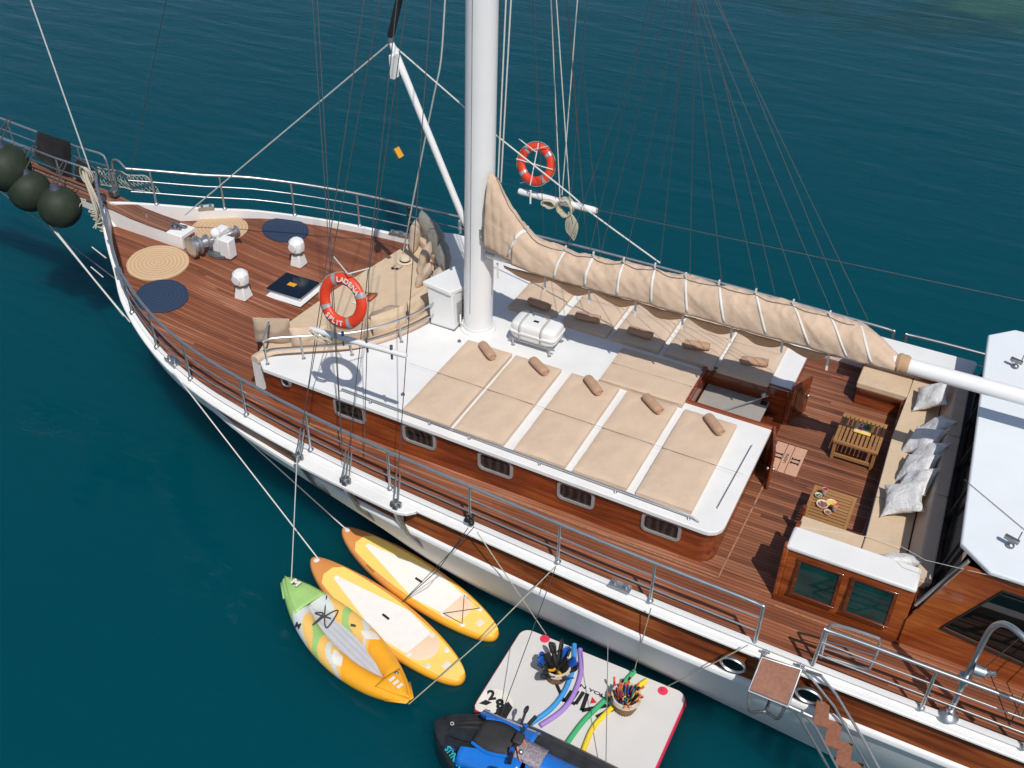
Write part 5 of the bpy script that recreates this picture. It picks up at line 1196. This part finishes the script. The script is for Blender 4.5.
# fenders and bags at the bowsprit
def fender(label, c, r):
    c = Vector(c); t = thing('ball_fender', label, 'fender', c-V(0, 0, r), 'ball fenders hanging from the bowsprit')
    m = MB(); m.lathe([(max(1e-7, r*sin(pi*i/18)), -r*cos(pi*i/18)) for i in range(17)]+[(.07, r*1.02), (.055, r*1.16), (.0001, r*1.18)], c, 36); m.build('ball', FEND, t, ang=60)
    m = MB(); m.lathe([(.10, r*.985), (.085, r*1.06), (.07, r*1.18), (.0001, r*1.20)], c, 20); m.build('fender_neck', plain('fender_neck_blue', (.05, .06, .10), .6), t)
    m = MB()
    for s in (-.04, .04): m.tube(curve([c+V(s, 0, r*1.15), c+V(s*1.5, .15, r*1.5), c+V(s, .38, r*1.30+.25)]), .012, 6)
    m.build('fender_rope', DIRTR, t)
fender('round black-green ball fender under the bowsprit, cut by the left picture edge', (-16.255, -0.620, 3.951), .44)
fender('round dark green ball fender, middle of the three under the bowsprit', (-15.874, -0.550, 3.544), .385)
fender('round dark green ball fender, right of the three and nearest the stem', (-15.089, -0.620, 3.446), .385)
def bag(label, corners, th):
    a, b, c, d = [Vector(p) for p in corners]; n = (b-a).cross(d-a).normalized(); m = MB(); rows1 = []; rows2 = []
    for i in range(13):
        u = i/12; r1 = []; r2 = []
        for j in range(9):
            v = j/8; p = a*(1-u)*(1-v)+b*u*(1-v)+c*u*v+d*(1-u)*v; k = (max(0, (1-abs(2*u-1)**5)*(1-abs(2*v-1)**5)))**.5
            f = 1+.3*noise.noise(p*4); r1.append(p+n*th/2*k*f); r2.append(p-n*th/2*k*f)
        rows1.append(r1); rows2.append(r2)
    m.grid(rows1); m.grid(rows2[::-1]); o = m.build('storage_bag', BAGM, ang=60); tag(o, label, 'bag', 'black bags lashed along the bowsprit rail')
bag('large black nylon bag lashed inside the far bowsprit rail', ((-16.705, 0.360, 3.673), (-15.775, 0.360, 3.428), (-15.646, 0.420, 4.175), (-16.471, 0.420, 4.217)), .22)
bag('small low black nylon bag on the bowsprit beside the cream ropes', ((-15.705, 0.360, 3.487), (-15.119, 0.360, 3.419), (-15.100, 0.400, 3.697), (-15.571, 0.400, 3.875)), .20)

# ---------------------------------------------------------------- paddle boards
def outline(L, W_, n=48, nose=.5, tail=.75):
    """half width along s 0..1"""
    def hw(s):
        if s < .5: k = s/.5; return W_/2*(sin(k*pi/2))**(nose)
        k = (1-s)/.5; return W_/2*(min(1, sin(k*pi/2)))**(tail*.55)
    return hw
def shape(L, hw, s0=0, s1=1, k=1.0, n=40):
    up_, dn = [], []
    for i in range(n+1):
        s = s0+(s1-s0)*(1-cos(pi*i/n))/2; up_.append(((s-.5)*L, hw(s)*k)); dn.append(((s-.5)*L, -hw(s)*k))
    return dn+up_[::-1]
def slab(m, poly, z0, z1, round_=0.0, M=Matrix(), rise=None):
    rs = rise or (lambda x: 0); cx = sum(p[0] for p in poly)/len(poly)
    if round_:
        levels = [(-round_, z0), (-round_*.3, z0+(z1-z0)*.15), (0, (z0+z1)/2), (-round_*.3, z1-(z1-z0)*.15), (-round_, z1)]
    else: levels = [(0, z0), (0, z1)]
    n = len(poly); rows = []
    for off, z in levels:
        row = []
        for i in range(n):
            a, b = poly[i-1], poly[(i+1) % n]; d = Vector((b[0]-a[0], b[1]-a[1])); 
            if d.length < 1e-6: d = Vector((1, 0))
            d.normalize(); nn = Vector((d.y, -d.x)); x, y = poly[i][0]+nn.x*off, poly[i][1]+nn.y*off
            row.append(M @ V(x, y, z+rs(x)))
        rows.append(row)
    k = len(m.v); m.grid(rows, closed_v=True)
    h = n//2
    for base, flip in ((rows[-1], False), (rows[0], True)):
        fs = [(i, i+1, n-2-i, n-1-i) for i in range(h-1)]
        m.add(base, fs if not flip else [f[::-1] for f in fs])
def board(label, a, b, W_, lacing):
    a, b = Vector(a), Vector(b); a.z = b.z = 0; L = (b-a).length; c = (a+b)/2; ang = atan2((b-a).y, (b-a).x)
    t = thing('paddle_board', label, 'paddle board', c+V(0, 0, 0), 'inflatable paddle boards beside the hull')
    hw = outline(L, W_, nose=.54, tail=.80); M = Matrix.Translation(c) @ RZ(ang); rise = lambda x: .10*max(0, (-x/(L/2))-.45)**2*2.0
    m = MB(); slab(m, shape(L, hw), -.02, .13, .035, M, rise); body = m.build('board_body', BODYO, t, ang=60)
    m = MB(); slab(m, shape(L, lambda s: hw(s)*(.82 if s > .16 else .82*min(1, (s-.10)/.06+.15)), .12, .985), .131, .1335, 0, M, rise); m.build('yellow_print', YGOLD, t, ang=60)
    def padw(s): 
        k = (s-.17)/.56; return W_*.40*min(1, (.10+1.25*k)) if k < .7 else W_*.40*(1-.25*(k-.7)/.3)
    m = MB(); slab(m, shape(L, padw, .17, .73), .134, .139, 0, M, rise); m.build('deck_pad', PADW, t, ang=60)
    m = MB(); m.lathe([(.0001, .1385), (.265, .1385), (.275, .1345)], (0, 0, 0), 32); m.v = [M @ (v+V(.245*L, 0, 0)) for v in m.v]; m.build('tail_print', PINK, t)
    m = MB(); m.bar(M @ V(-.01, -.0, .150), M @ V(.13, -.0, .150), .035, .022); m.build('carry_handle', BLACK, t, bevel=.005)
    for x, y in ((.24*L, -.24), (.24*L, .24), (.345*L, -.20), (.345*L, .20), (-.465*L, 0)):
        m = MB(); m.lathe([(.045, .135), (.04, .142), (.012, .145), (.012, .152), (.0001, .153)], (0, 0, 0), 18); m.v = [M @ (v+V(x, y, rise(x))) for v in m.v]; m.build('d_ring_patch', PALE, t)
    if lacing:
        m = MB(); q = [M @ V(x, y, .155) for x, y in ((.24*L, -.24), (.345*L, .20), (.24*L, .24), (.345*L, -.20), (.24*L, -.24))]; m.tube(q, .007, 5); m.build('bungee', DIRTR, t)
    m = MB(); m.bar(M @ V(.40*L, -.06, .136), M @ V(.40*L, .06, .136), .09, .004); m.build('brand_patch', PALE, t)
    for s in (-1, 1):
        m = MB(); q = [M @ V(x, s*(hw(x/L+.5)-.035), .128+rise(x)) for x in (-.24*L, -.21*L, -.18*L)]; m.tube(q, .014, 6); m.build('side_grab', plain('board_brown', (.40, .17, .06), .5), t)
    return M
board('orange and yellow paddle board closest to the hull, black bungee laced on its tail', (-7.995, -2.465, 0.100), (-4.699, -3.242, 0.100), .80, True)
board('orange and yellow paddle board without bungee, between the kayak and the other board', (-8.061, -3.257, 0.100), (-4.770, -4.175, 0.100), .84, False)

# ---------------------------------------------------------------- inflatable kayak
ka, kb = V(*(-8.116, -3.907, 0.100)), V(*(-5.154, -4.964, 0.100)); ka.z = kb.z = 0; L = (kb-ka).length; kc = (ka+kb)/2; kang = atan2((kb-ka).y, (kb-ka).x); KM = Matrix.Translation(kc) @ RZ(kang)
kay = thing('inflatable_kayak', 'green and orange inflatable kayak with a grey ribbed floor floating left of the paddle boards', 'kayak', kc)
def khw(s): return .46*(sin(pi*min(1, max(0, s))))**.72
def kz(s): return .15+.16*abs(2*s-1)**3
for side in (-1, 1):
    m = MB(); rows = []; N_ = 260; K_ = 36
    for i in range(N_+1):
        s = .012+.976*i/N_; rr_ = .158*min(1, (min(s, 1-s)/.20)**.65)+.006
        cy = side*max(.0, khw(s)-rr_*.95)
        rows.append([KM @ V((s-.5)*L, cy+rr_*cos(2*pi*j/K_), kz(s)+rr_*.95*sin(2*pi*j/K_)) for j in range(K_)])
    nrow = len(rows)
    for i in range(nrow-1):
        s = i/N_
        for j in range(K_):
            sj = s+.07*sin(2*pi*j/K_+1.0)+.02*sin(s*30+side)
            m.cur = 0 if sj < .19 else 1 if sj < .33 else 3 if sj < .40 else 0 if sj < .47 else 3 if sj < .55 else (1 if sj < .585 else 3 if sj < .62 else 2)
            m.add([rows[i][j], rows[i][(j+1) % K_], rows[i+1][(j+1) % K_], rows[i+1][j]], [(0, 1, 2, 3)])
    m.cur = 0; m.add(rows[0], [tuple(range(K_))]); m.cur = 2; m.add(rows[-1], [tuple(range(K_))]); m.cur = 0
    m.build('side_tube', [KGREEN, KPALE, KORA, KYEL], kay, ang=180)
def kdeck(s0, s1, mat, name):
    m = MB(); rows = []
    for i in range(13):
        s = s0+(s1-s0)*i/12; w_ = max(.01, khw(s)-.06); rows.append([KM @ V((s-.5)*L, w_*(-1+2*j/10), kz(s)+.155*min(1, (min(s, 1-s)/.14)**.5)*.93+.03*cos(pi*(j/10-.5))) for j in range(11)])
    m.grid(rows); return m.build(name, mat, kay, ang=180, solid=.01)
kdeck(.015, .235, KGREEN, 'bow_deck'); kdeck(.83, .985, KORA, 'stern_deck')
m = MB(); rows = []
for i in range(25):
    s = .20+.645*i/24; w_ = min(.20, .06+khw(s)-.22 if s < .78 else (.20*(1-(s-.78)/.13)+.05)); rows.append([KM @ V((s-.5)*L, w_*(-1+2*j/24), .20+.016*abs(sin(j/24*pi*5))) for j in range(25)])
m.grid(rows); m.build('kayak_floor', KGREY, kay, ang=180)
m = MB(); m.bar(KM @ V((.205-.5)*L, -.20, .31), KM @ V((.205-.5)*L, .20, .31), .03, .02); m.build('coaming_strap', BLACK, kay)
m = MB(); q = [KM @ V((s-.5)*L, y, z) for s, y, z in ((.25, .26, .33), (.33, .03, .25), (.39, -.06, .24), (.36, .22, .32), (.33, .02, .26), (.35, -.22, .32), (.31, .05, .25), (.28, -.03, .24), (.36, .08, .25))]
m.tube(curve(q), .011, 6); m.tube([KM @ V((.47-.5)*L, .20, .31), KM @ V((.49-.5)*L, .24, .31)], .02, 6); m.build('seat_harness', DIRTR, kay)
for s0, s1, sd in ((.02, .10, 1), (.02, .10, -1), (.90, .99, 1), (.90, .99, -1)):
    m = MB(); m.add([KM @ V((s0-.5)*L, sd*(khw(s0)+.04), kz(s0)), KM @ V((s1-.5)*L, sd*(khw(s1)+.03), kz(s1)), KM @ V((s1-.5)*L, sd*(khw(s1)-.02), kz(s1)+.02), KM @ V((s0-.5)*L, sd*(khw(s0)-.02), kz(s0)+.02)], [(0, 1, 2, 3)]); m.build('grab_tab', KGREEN if s0 < .5 else KORA, kay, solid=.012)
text('maker_mark', 'M', .14, PALE, KM @ TR((.115-.5)*L, .0, .475) @ RZ(R(10)), kay, bold=.008, sx=1.3)
text('maker_mark', 'M', .12, INK, KM @ TR((.30-.5)*L, -.385, .30) @ RZ(R(20)) @ Matrix.Rotation(R(35), 4, 'X'), kay, bold=.004)
for k in range(3):
    m = MB(); m.bar(KM @ V((.865+.028*k-.5)*L, -.05, .41+.008*k), KM @ V((.865+.028*k-.5)*L, .05, .41+.008*k), .045, .006); m.build('stern_patch', PALE, kay)
m = MB()
for sd in (-1, 1):
    rows = []
    for i in range(9):
        s = .53+.10*i/8; rr_ = .168; cy = sd*(khw(s)-.155*.95); w_ = .5*sin(pi*i/8)+.02
        rows.append([KM @ V((s-.5)*L, cy+rr_*cos(a), kz(s)+rr_*.95*sin(a)) for a in [pi/2+(-1+2*j/6)*w_+sd*(-.5+i/8)*-.8 for j in range(7)]])
    m.grid(rows)
m.build('side_logo_patch', PALE, kay, ang=180)
m = MB(); m.ball(KM @ V((.845-.5)*L, .13, .36), .035, 12); m.build('valve', GALV, kay)

# ---------------------------------------------------------------- floating mat with baskets and pool noodles
fx0, fx1, fy0, fy1 = -4.42, -1.76, -4.60, -2.93; fm = thing('floating_mat', 'large grey inflatable floating mat with red edges moored below the hull', 'floating mat', ((fx0+fx1)/2, (fy0+fy1)/2, 0))
def rrect(x0, x1, y0, y1, r, n=6):
    o = []
    for cx, cy, a0 in ((x1-r, y1-r, 0), (x0+r, y1-r, 90), (x0+r, y0+r, 180), (x1-r, y0+r, 270)):
        for k in range(n+1): a = R(a0+90*k/n); o.append((cx+r*cos(a), cy+r*sin(a)))
    return o
m = MB(); rows = []
for off, z in ((.03, -.03), (0, .0), (-.008, .06), (0, .12), (.012, .145), (.025, .152)): rows.append([V(x, y, z) for x, y in rrect(fx0+off, fx1-off, fy0+off, fy1-off, .17)])
m.grid(rows, closed_v=True); m.build('mat_edge', MAGEN, fm, ang=60)
m = MB(); m.prism(rrect(fx0+.022, fx1-.022, fy0+.022, fy1-.022, .155), .10, .156); m.build('mat_top', MATG, fm)
for x, y in ((-4.02, -3.0), (-2.12, -3.06)):
    m = MB(); m.lathe([(.075, .157), (.07, .163), (.02, .166), (.018, .19), (.0001, .192)], (x, y, 0), 20); m.build('tow_patch', MAGEN, fm)
m = MB(); ang0 = [R(a) for a in range(0, 360, 15)]; c0 = V(-4.16, -4.38, 0)
m.add([V(c0.x+.27*cos(a), min(c0.y+.27*sin(a), 9), .159) for a in ang0], [tuple(range(24))]); m.v = [V(max(v.x, fx0+.03), max(v.y, fy0+.03), v.z) for v in m.v]; m.build('logo_disc', PALE, fm, smooth=False)
m = MB(); m.add([V(-4.00, -4.24, .1605), V(-3.90, -4.30, .1605), V(-3.90, -4.55, .1605), V(-4.2, -4.56, .1605), V(-4.24, -4.50, .1605), V(-4.12, -4.48, .1605)], [(0, 1, 2, 3, 4, 5)]); m.add([V(-4.30, -4.36, .1605), V(-4.20, -4.36, .1605), V(-4.25, -4.44, .1605), V(-4.36, -4.46, .1605)], [(0, 1, 2, 3)]); m.build('logo_black_field', INK, fm, smooth=False)
text('logo_number', '2', .22, INK, flatM(-4.26, -4.26, .161, R(35)), fm, bold=.010); text('logo_number', '8', .22, INK, flatM(-4.08, -4.34, .161, R(35)), fm, bold=.012); text('logo_number', '8', .15, PALE, flatM(-4.13, -4.46, .162, R(35)), fm, bold=.008)
m = MB()
def stroke(pts, w_): 
    for a, b in zip(pts, pts[1:]): m.bar(V(*a, .159), V(*b, .159), w_, .004)
stroke([(-3.52, -3.66), (-3.30, -3.88), (-3.28, -3.66)], .05); stroke([(-3.20, -3.62), (-3.22, -3.84), (-3.14, -3.84), (-3.12, -3.60)], .055); stroke([(-3.06, -3.60), (-3.02, -3.90), (-2.74, -3.66), (-2.62, -3.70)], .06); stroke([(-2.80, -3.9), (-2.62, -3.62)], .045)
m.build('logo_mark', INK, fm)
m = MB(); m.add([V(-2.96, -3.74, .160), V(-2.98, -3.62, .160), V(-2.88, -3.68, .160)], [(0, 1, 2)]); m.build('logo_triangle', REDP, fm, smooth=False)
text('logo_lettering', 'IN YOU', .07, INK, flatM(-3.02, -3.53, .160, R(-2)), fm, extrude=.001, bold=.002, sx=1.9)
def noodle(name_label, pts, mat):
    m = MB(); P_ = curve([V(x, y, .195) for x, y in pts], 10); n = len(P_); m.tube(P_, .036, 14); o = m.build('pool_noodle', mat, ang=50); tag(o, name_label, 'pool noodle', 'pool noodles on the floating mat'); return o
noodle('blue foam pool noodle curving past the basket of fins', [(-3.57, -2.92), (-3.42, -3.3), (-3.36, -3.72), (-3.40, -4.08), (-3.55, -4.44)], NBLUE)
noodle('purple foam pool noodle curving alongside the blue one', [(-3.46, -2.96), (-3.28, -3.34), (-3.22, -3.74), (-3.26, -4.06), (-3.42, -4.41)], NPUR)
noodle('green foam pool noodle running behind the snorkel basket', [(-2.60, -2.96), (-2.68, -3.30), (-2.80, -3.66), (-2.92, -4.08), (-2.98, -4.52)], NGRE)
noodle('yellow foam pool noodle beside the green one under the snorkel basket', [(-2.38, -3.02), (-2.56, -3.42), (-2.70, -3.84), (-2.76, -4.15), (-2.73, -4.52)], NYEL)
def basket(label, c, r0, r1, h):
    c = Vector(c); t = thing('wicker_basket', label, 'basket', c, 'wicker baskets on the floating mat')
    m = MB(); rows = []
    for i in range(13):
        k = i/12; rr_ = r0+(r1-r0)*sin(k*pi/2); rows.append([c+V((rr_+.008*(1 if (i+j) % 2 else -1))*cos(2*pi*j/48), (rr_+.008*(1 if (i+j) % 2 else -1))*sin(2*pi*j/48), .004+h*k) for j in range(48)])
    m.grid(rows, closed_v=True); m.add(rows[0], [tuple(range(48))]); m.build('basket_body', WICK, t, ang=180, solid=.012)
    for z in (h, h-.03, h-.06):
        m = MB(); m.tube([c+V((r1+.01)*cos(2*pi*j/36), (r1+.01)*sin(2*pi*j/36), z+.01+.006*(j % 2)) for j in range(36)], .019, 8, closed=True); m.build('basket_rim', WICKL, t, ang=180)
    return t
BA = V(-3.58, -3.54, .160); BB = V(-2.50, -3.58, .160)
basket('wicker basket of black and blue swim fins, left on the floating mat', BA, .14, .185, .26); basket('wicker basket of colourful snorkels, right on the floating mat', BB, .14, .185, .28)
def fin(label, base, dirv, blade, nrm, mat, g):
    base = Vector(base); d = Vector(dirv).normalized(); n = Vector(nrm); n = (n-d*n.dot(d)).normalized(); s = d.cross(n); t = thing('swim_fin', label, 'swim fin', base, g)
    def pl_(rows_, name, mat_, th):
        m = MB(); m.grid([[base+d*a+s*(-w_), base+d*a, base+d*a+s*w_] for a, w_ in rows_]); m.build(name, mat_, t, solid=th)
    pl_([(.14, .04), (.20, .055), (.30, .07), (.36, .066), (.39, .035)], 'fin_blade', mat, .008)
    m = MB(); m.lathe([(.035, 0), (.05, .05), (.045, .14), (.03, .22)], (0, 0, 0), 10); Mx_ = Matrix((s, n, d)).transposed(); m.v = [base+Mx_ @ v for v in m.v]; m.build('foot_pocket', BLACK, t)
    for k in (-1, 1):
        m = MB(); m.tube([base+d*.14+s*.043*k, base+d*.33+s*.066*k], .009, 6); m.build('fin_rail', BLACK, t)
rnd = random.Random(11)
fins = []
for k in range(14):
    a = k*.9+.2; q = .035+.08*rnd.random(); o = V(q*cos(a), q*sin(a), .06+.06*rnd.random()); lean = V(.55*cos(a)+rnd.uniform(-.3, .3), .55*sin(a)+rnd.uniform(-.3, .3), 1)
    mt_, nm_ = ((FINB, 'blue') if k % 3 == 1 else (JBLK, 'black'))
    fin('%s swim fin standing in the left wicker basket%s' % (nm_, ' with blade up'), BA+o, lean, 0, (cos(a*2.3), sin(a*1.7), .1), mt_, '%s fins standing in the left basket' % nm_)
m = MB()
m.box(BA+V(-.02, -.12, .27), (.16, .03, .02), RZ(.5).to_3x3()); m.box(BA+V(.06, -.11, .28), (.14, .03, .02), RZ(-.3).to_3x3()); tag(m.build('fin_strap', YEL), 'yellow strap across the rim of the basket of fins', 'strap')
cols = [(ORG, 'orange'), (FINB, 'blue'), (JBLK, 'black'), (REDP, 'red'), (CYAN, 'turquoise'), (YGOLD, 'yellow')]
for k in range(26):
    a = rnd.random()*6.28; q = .13*sqrt(rnd.random()); mt_, nm_ = cols[k % 6]; o = BB+V(q*cos(a), q*sin(a), .10); ln_ = V(cos(a)*.35+rnd.uniform(-.35, .35), sin(a)*.35+rnd.uniform(-.35, .35), 1).normalized()
    t = thing('snorkel', '%s snorkel sticking up out of the right wicker basket' % nm_, 'snorkel', o, '%s snorkels in the right basket' % nm_)
    e = ln_*(.24+.10*rnd.random()); side_ = ln_.orthogonal().normalized()
    m = MB(); m.tube(curve([o-side_*.05, o, o+e*.5, o+e, o+e*1.08+side_*.02], 4), .011, 8); m.build('snorkel_tube', mt_, t)
    m = MB(); m.tube([o+e*.93, o+e*1.10+side_*.012], .017, 8); m.build('snorkel_tip', ORG if k % 2 else JBLK, t)

# ---------------------------------------------------------------- jet ski, cut by the lower picture edge
jk = thing('jet_ski', 'blue and black jet ski with cyan side lettering floating at the lower picture edge', 'jet ski', (-3.2, -5.22, 0))
JX0, JL, JY = -4.60, 3.1, -5.26
def jh(s): return .60*min(1, (sin(min(1, s/.42)*pi/2))**.62)*(1 if s < .6 else 1-.06*(s-.6)/.4)
def JP(s, y, z): return V(JX0+JL*s, JY+y-.0*s, z)
m = MB(); rows = []
for s, z in [(i/40, 0) for i in range(41)]:
    w_ = jh(s)+.005; zg = .52-.10*s+.06*(1-s)**3; rows.append([JP(s, -w_*.55, -.15), JP(s, -w_*.90, .08), JP(s, -w_*1.0, .30), JP(s, -w_*1.03, zg-.09), JP(s, -w_*1.05, zg-.04), JP(s, -w_*1.0, zg), JP(s, -w_*.93, zg+.035), JP(s, -w_*.86, zg-.0), JP(s, 0, zg+.02), JP(s, w_*.86, zg-.0), JP(s, w_*.93, zg+.035), JP(s, w_*1.0, zg), JP(s, w_*1.05, zg-.04), JP(s, w_*1.03, zg-.09), JP(s, w_*1.0, .30), JP(s, w_*.9, .08), JP(s, w_*.55, -.15)])
m.grid(rows); m.add(rows[-1], [tuple(range(17))]); m.build('jetski_hull', JBLK, jk, ang=45)
# sculpted bonnet
m = MB(); rows = []
for i in range(25):
    s = .03+.37*i/24; w_ = jh(s)*.74; h = .54+.34*sin(min(1, i/20)*pi/2)**1.3; row = []
    for j in range(17):
        v = -1+2*j/16; cc = (1-abs(v)**2.4); row.append(JP(s, w_*v, .50+(h-.50)*max(0, cc)**.6-.035*(1 if .28 < abs(v) < .42 else 0)))
    rows.append(row)
m.grid(rows); m.build('bonnet', JBLK, jk, ang=50)
def jpatch(pts, name, mat, th=.03):
    m = MB(); n = len(pts); m.add([JP(*p) for p in pts], [tuple(range(n))]); bm_ = m; return m.build(name, mat, jk, smooth=False, solid=th)
for s_ in (-1, 1):
    m = MB(); rows = []
    for i in range(13):
        t_ = i/12; s = .18+.27*t_; y0 = .43-.07*t_; y1 = .29-.13*sin(t_*pi/2); z0 = .66+.14*t_; z1 = .80+.10*t_
        rows.append([JP(s, s_*(y0+.02), z0-.10), JP(s, s_*y0, z0), JP(s, s_*(y0+y1)/2, (z0+z1)/2+.03), JP(s, s_*y1, z1), JP(s, s_*(y1-.02), z1-.06)])
    m.grid(rows); m.build('side_panel', BLUE, jk, ang=60, solid=.02)
m = MB(); rows = []
for i in range(9):
    t_ = i/8; s = .22+.17*t_; w_ = .17+.06*sin(pi*t_); rows.append([JP(s, w_*v, .86+.05*t_+.03*(1-v*v)) for v in (-1, -.6, -.2, .2, .6, 1)])
m.grid(rows); m.build('instrument_hood', JSEAT, jk, ang=60, solid=.03)
for k in (-1, 1):
    m = MB(); m.tube(curve([JP(.22, .20*k, .86), JP(.30, .25*k, .88), JP(.39, .20*k, .92)]), .022, 8); m.build('hood_trim', BLUE, jk)
# seat and footwells
m = MB(); rows = []
for i in range(21):
    t_ = i/20; s = .46+.48*t_; w_ = .155+.05*t_; zt = .86-.10*sin(t_*pi)+.06*t_; rows.append([JP(s, -w_*1.35, .50), JP(s, -w_*1.1, zt-.12), JP(s, -w_*.9, zt-.02), JP(s, 0, zt+.02), JP(s, w_*.9, zt-.02), JP(s, w_*1.1, zt-.12), JP(s, w_*1.35, .50)])
m.grid(rows); m.add(rows[0], [tuple(range(7))]); m.build('saddle', BLUE, jk, ang=60)
m = MB(); rows = []
for i in range(13):
    t_ = i/12; s = .40+.12*t_; w_ = .16-.0*t_; rows.append([JP(s, w_*v, .88-.04*t_+.03*(1-v*v)) for v in (-1, -.5, 0, .5, 1)])
m.grid(rows); m.build('fuel_console', plain('console_print', (.26, .23, .26), .5, var=.6, scale=45), jk, solid=.02)
# handlebar
hc = JP(.405, 0, 1.04)
m = MB(); m.tube([JP(.385, 0, .88), hc], .05, 10); m.tube(curve([hc+V(.05, -.36, .05), hc+V(.0, -.18, .03), hc, hc+V(.0, .18, .03), hc+V(.05, .36, .05)]), .018, 8); hbr = m.build('handlebar', JBLK, jk)
for s_ in (-1, 1):
    m = MB(); m.tube([hc+V(.02, s_*.24, .04), hc+V(.055, s_*.38, .052)], .027, 10); m.build('grip', BLACK, hbr)
    m = MB(); m.tube([hc+V(-.01, s_*.17, .04), hc+V(.005, s_*.22, .042)], .034, 10); m.build('switch_ring', FINB, hbr)
    m = MB(); q = JP(.36, s_*.50, .96); m.ball(q, .055, 12, (.55, 1.2, .8)); m.tube([JP(.36, s_*.36, .82), q], .018, 8); m.build('mirror', JBLK, jk)
m = MB(); m.ball(hc+V(.10, -.14, .0), .035, 10); m.build('throttle_cap', STEEL, hbr)
m = MB(); m.box(hc+V(0, 0, .03), (.12, .16, .06)); m.build('bar_pad', JSEAT, hbr, bevel=.02)
m = MB(); m.tube(curve([hc+V(.03, -.1, .02), hc+V(.12, -.2, -.1), hc+V(.10, -.05, -.2), hc+V(.02, .1, -.05)]), .008, 6); m.build('kill_cord', ORG, hbr)
text('side_lettering', 'STYNRIA', .115, CYAN, TR(JX0+.50, JY-.365, .625) @ RZ(R(-28)) @ Matrix.Rotation(R(14), 4, 'X'), jk, extrude=.003, bold=.004, sx=.75)
text('bow_emblem', 'O', .07, PALE, TR(JX0+.26, JY+.02, .70) @ RZ(R(-30)), jk, extrude=.003)
m = MB(); m.bar(JP(.11, -.26, .625), JP(.15, -.28, .64), .03, .006); m.build('bow_emblem', FINB, jk)

# ---------------------------------------------------------------- mooring and tow lines
def rope(label, pts, r=.009, mat=ROPE, sag=0.0, n=8):
    P_ = [Vector(p) for p in pts]
    if sag and len(P_) == 2: P_ = [P_[0].lerp(P_[1], k/10)-V(0, 0, sag*4*(k/10)*(1-k/10)) for k in range(11)]
    m = MB(); m.tube(P_, r, 6); o = m.build('tow_line', mat); tag(o, label, 'rope', 'thin lines mooring the water toys')
bowfl = V(-10.85, rail(-10.85, .0, -1), zc(-11)); 
rope('pale line from bow rail to the nose of the paddle board closest to the hull', [bowfl, (-7.899, -2.481, 0.160)], .011, WIREB)
rope('pale line from the bow rail down to the nose of the middle paddle board', [bowfl+V(.06, 0, 0), (-7.897, -3.259, 0.160)], .011, WIREB)
rope('pale line hanging from the foremost shroud down to the bow of the kayak', [V(*(-7.848, -3.500, 2.587)), (-7.907, -3.997, 0.300)], .008, WIREB)
rope('thin line from the kayak stern up to the guard rail stanchion', [(-5.186, -4.979, 0.260), V(*(-4.333, -4.400, 1.502)), V(*(-3.608, -3.720, 2.654))], .008, ROPE)
rope('line from the rail down to the forward tow patch of the floating mat', [V(*(-4.799, -3.660, 2.657)), V(*(-4.295, -3.660, 1.951)), (-4.031, -2.935, 0.190)], .008, ROPE)
rope('line from the rail crossing to the front edge of the floating mat', [V(*(-3.608, -3.720, 2.654)), (-3.970, -4.559, 0.200)], .006, WIRE)
rope('line from the rail stanchion down to the green pool noodle', [V(*(-2.283, -3.740, 2.574)), V(*(-2.350, -3.700, 1.847)), (-2.590, -3.007, 0.240)], .008, ROPE)
rope('line from the cap rail beside the ladder down to the red tow patch', [V(*(-1.031, -3.740, 2.577)), V(*(-1.387, -3.860, 2.136)), (-2.077, -2.972, 0.190)], .007, ROPE)
rope('thin grey line running down across the mat to the jet ski', [V(*(-2.810, -3.700, 1.602)), (-2.331, -4.716, 0.500)], .006, WIRE)
rope('dark doubled rope from the rail to the handle of a paddle board', [V(*(-4.891, -3.740, 2.762)), V(*(-5.459, -3.620, 1.540)), (-6.294, -3.365, 0.140)], .007, DIRTR)
rope('thin line dropping from the shroud channel to the hull side', [V(*(-4.800, -3.740, 2.823)), V(*(-5.110, -3.720, 2.254)), (-6.288, -3.316, 0.140)], .006, DIRTR)
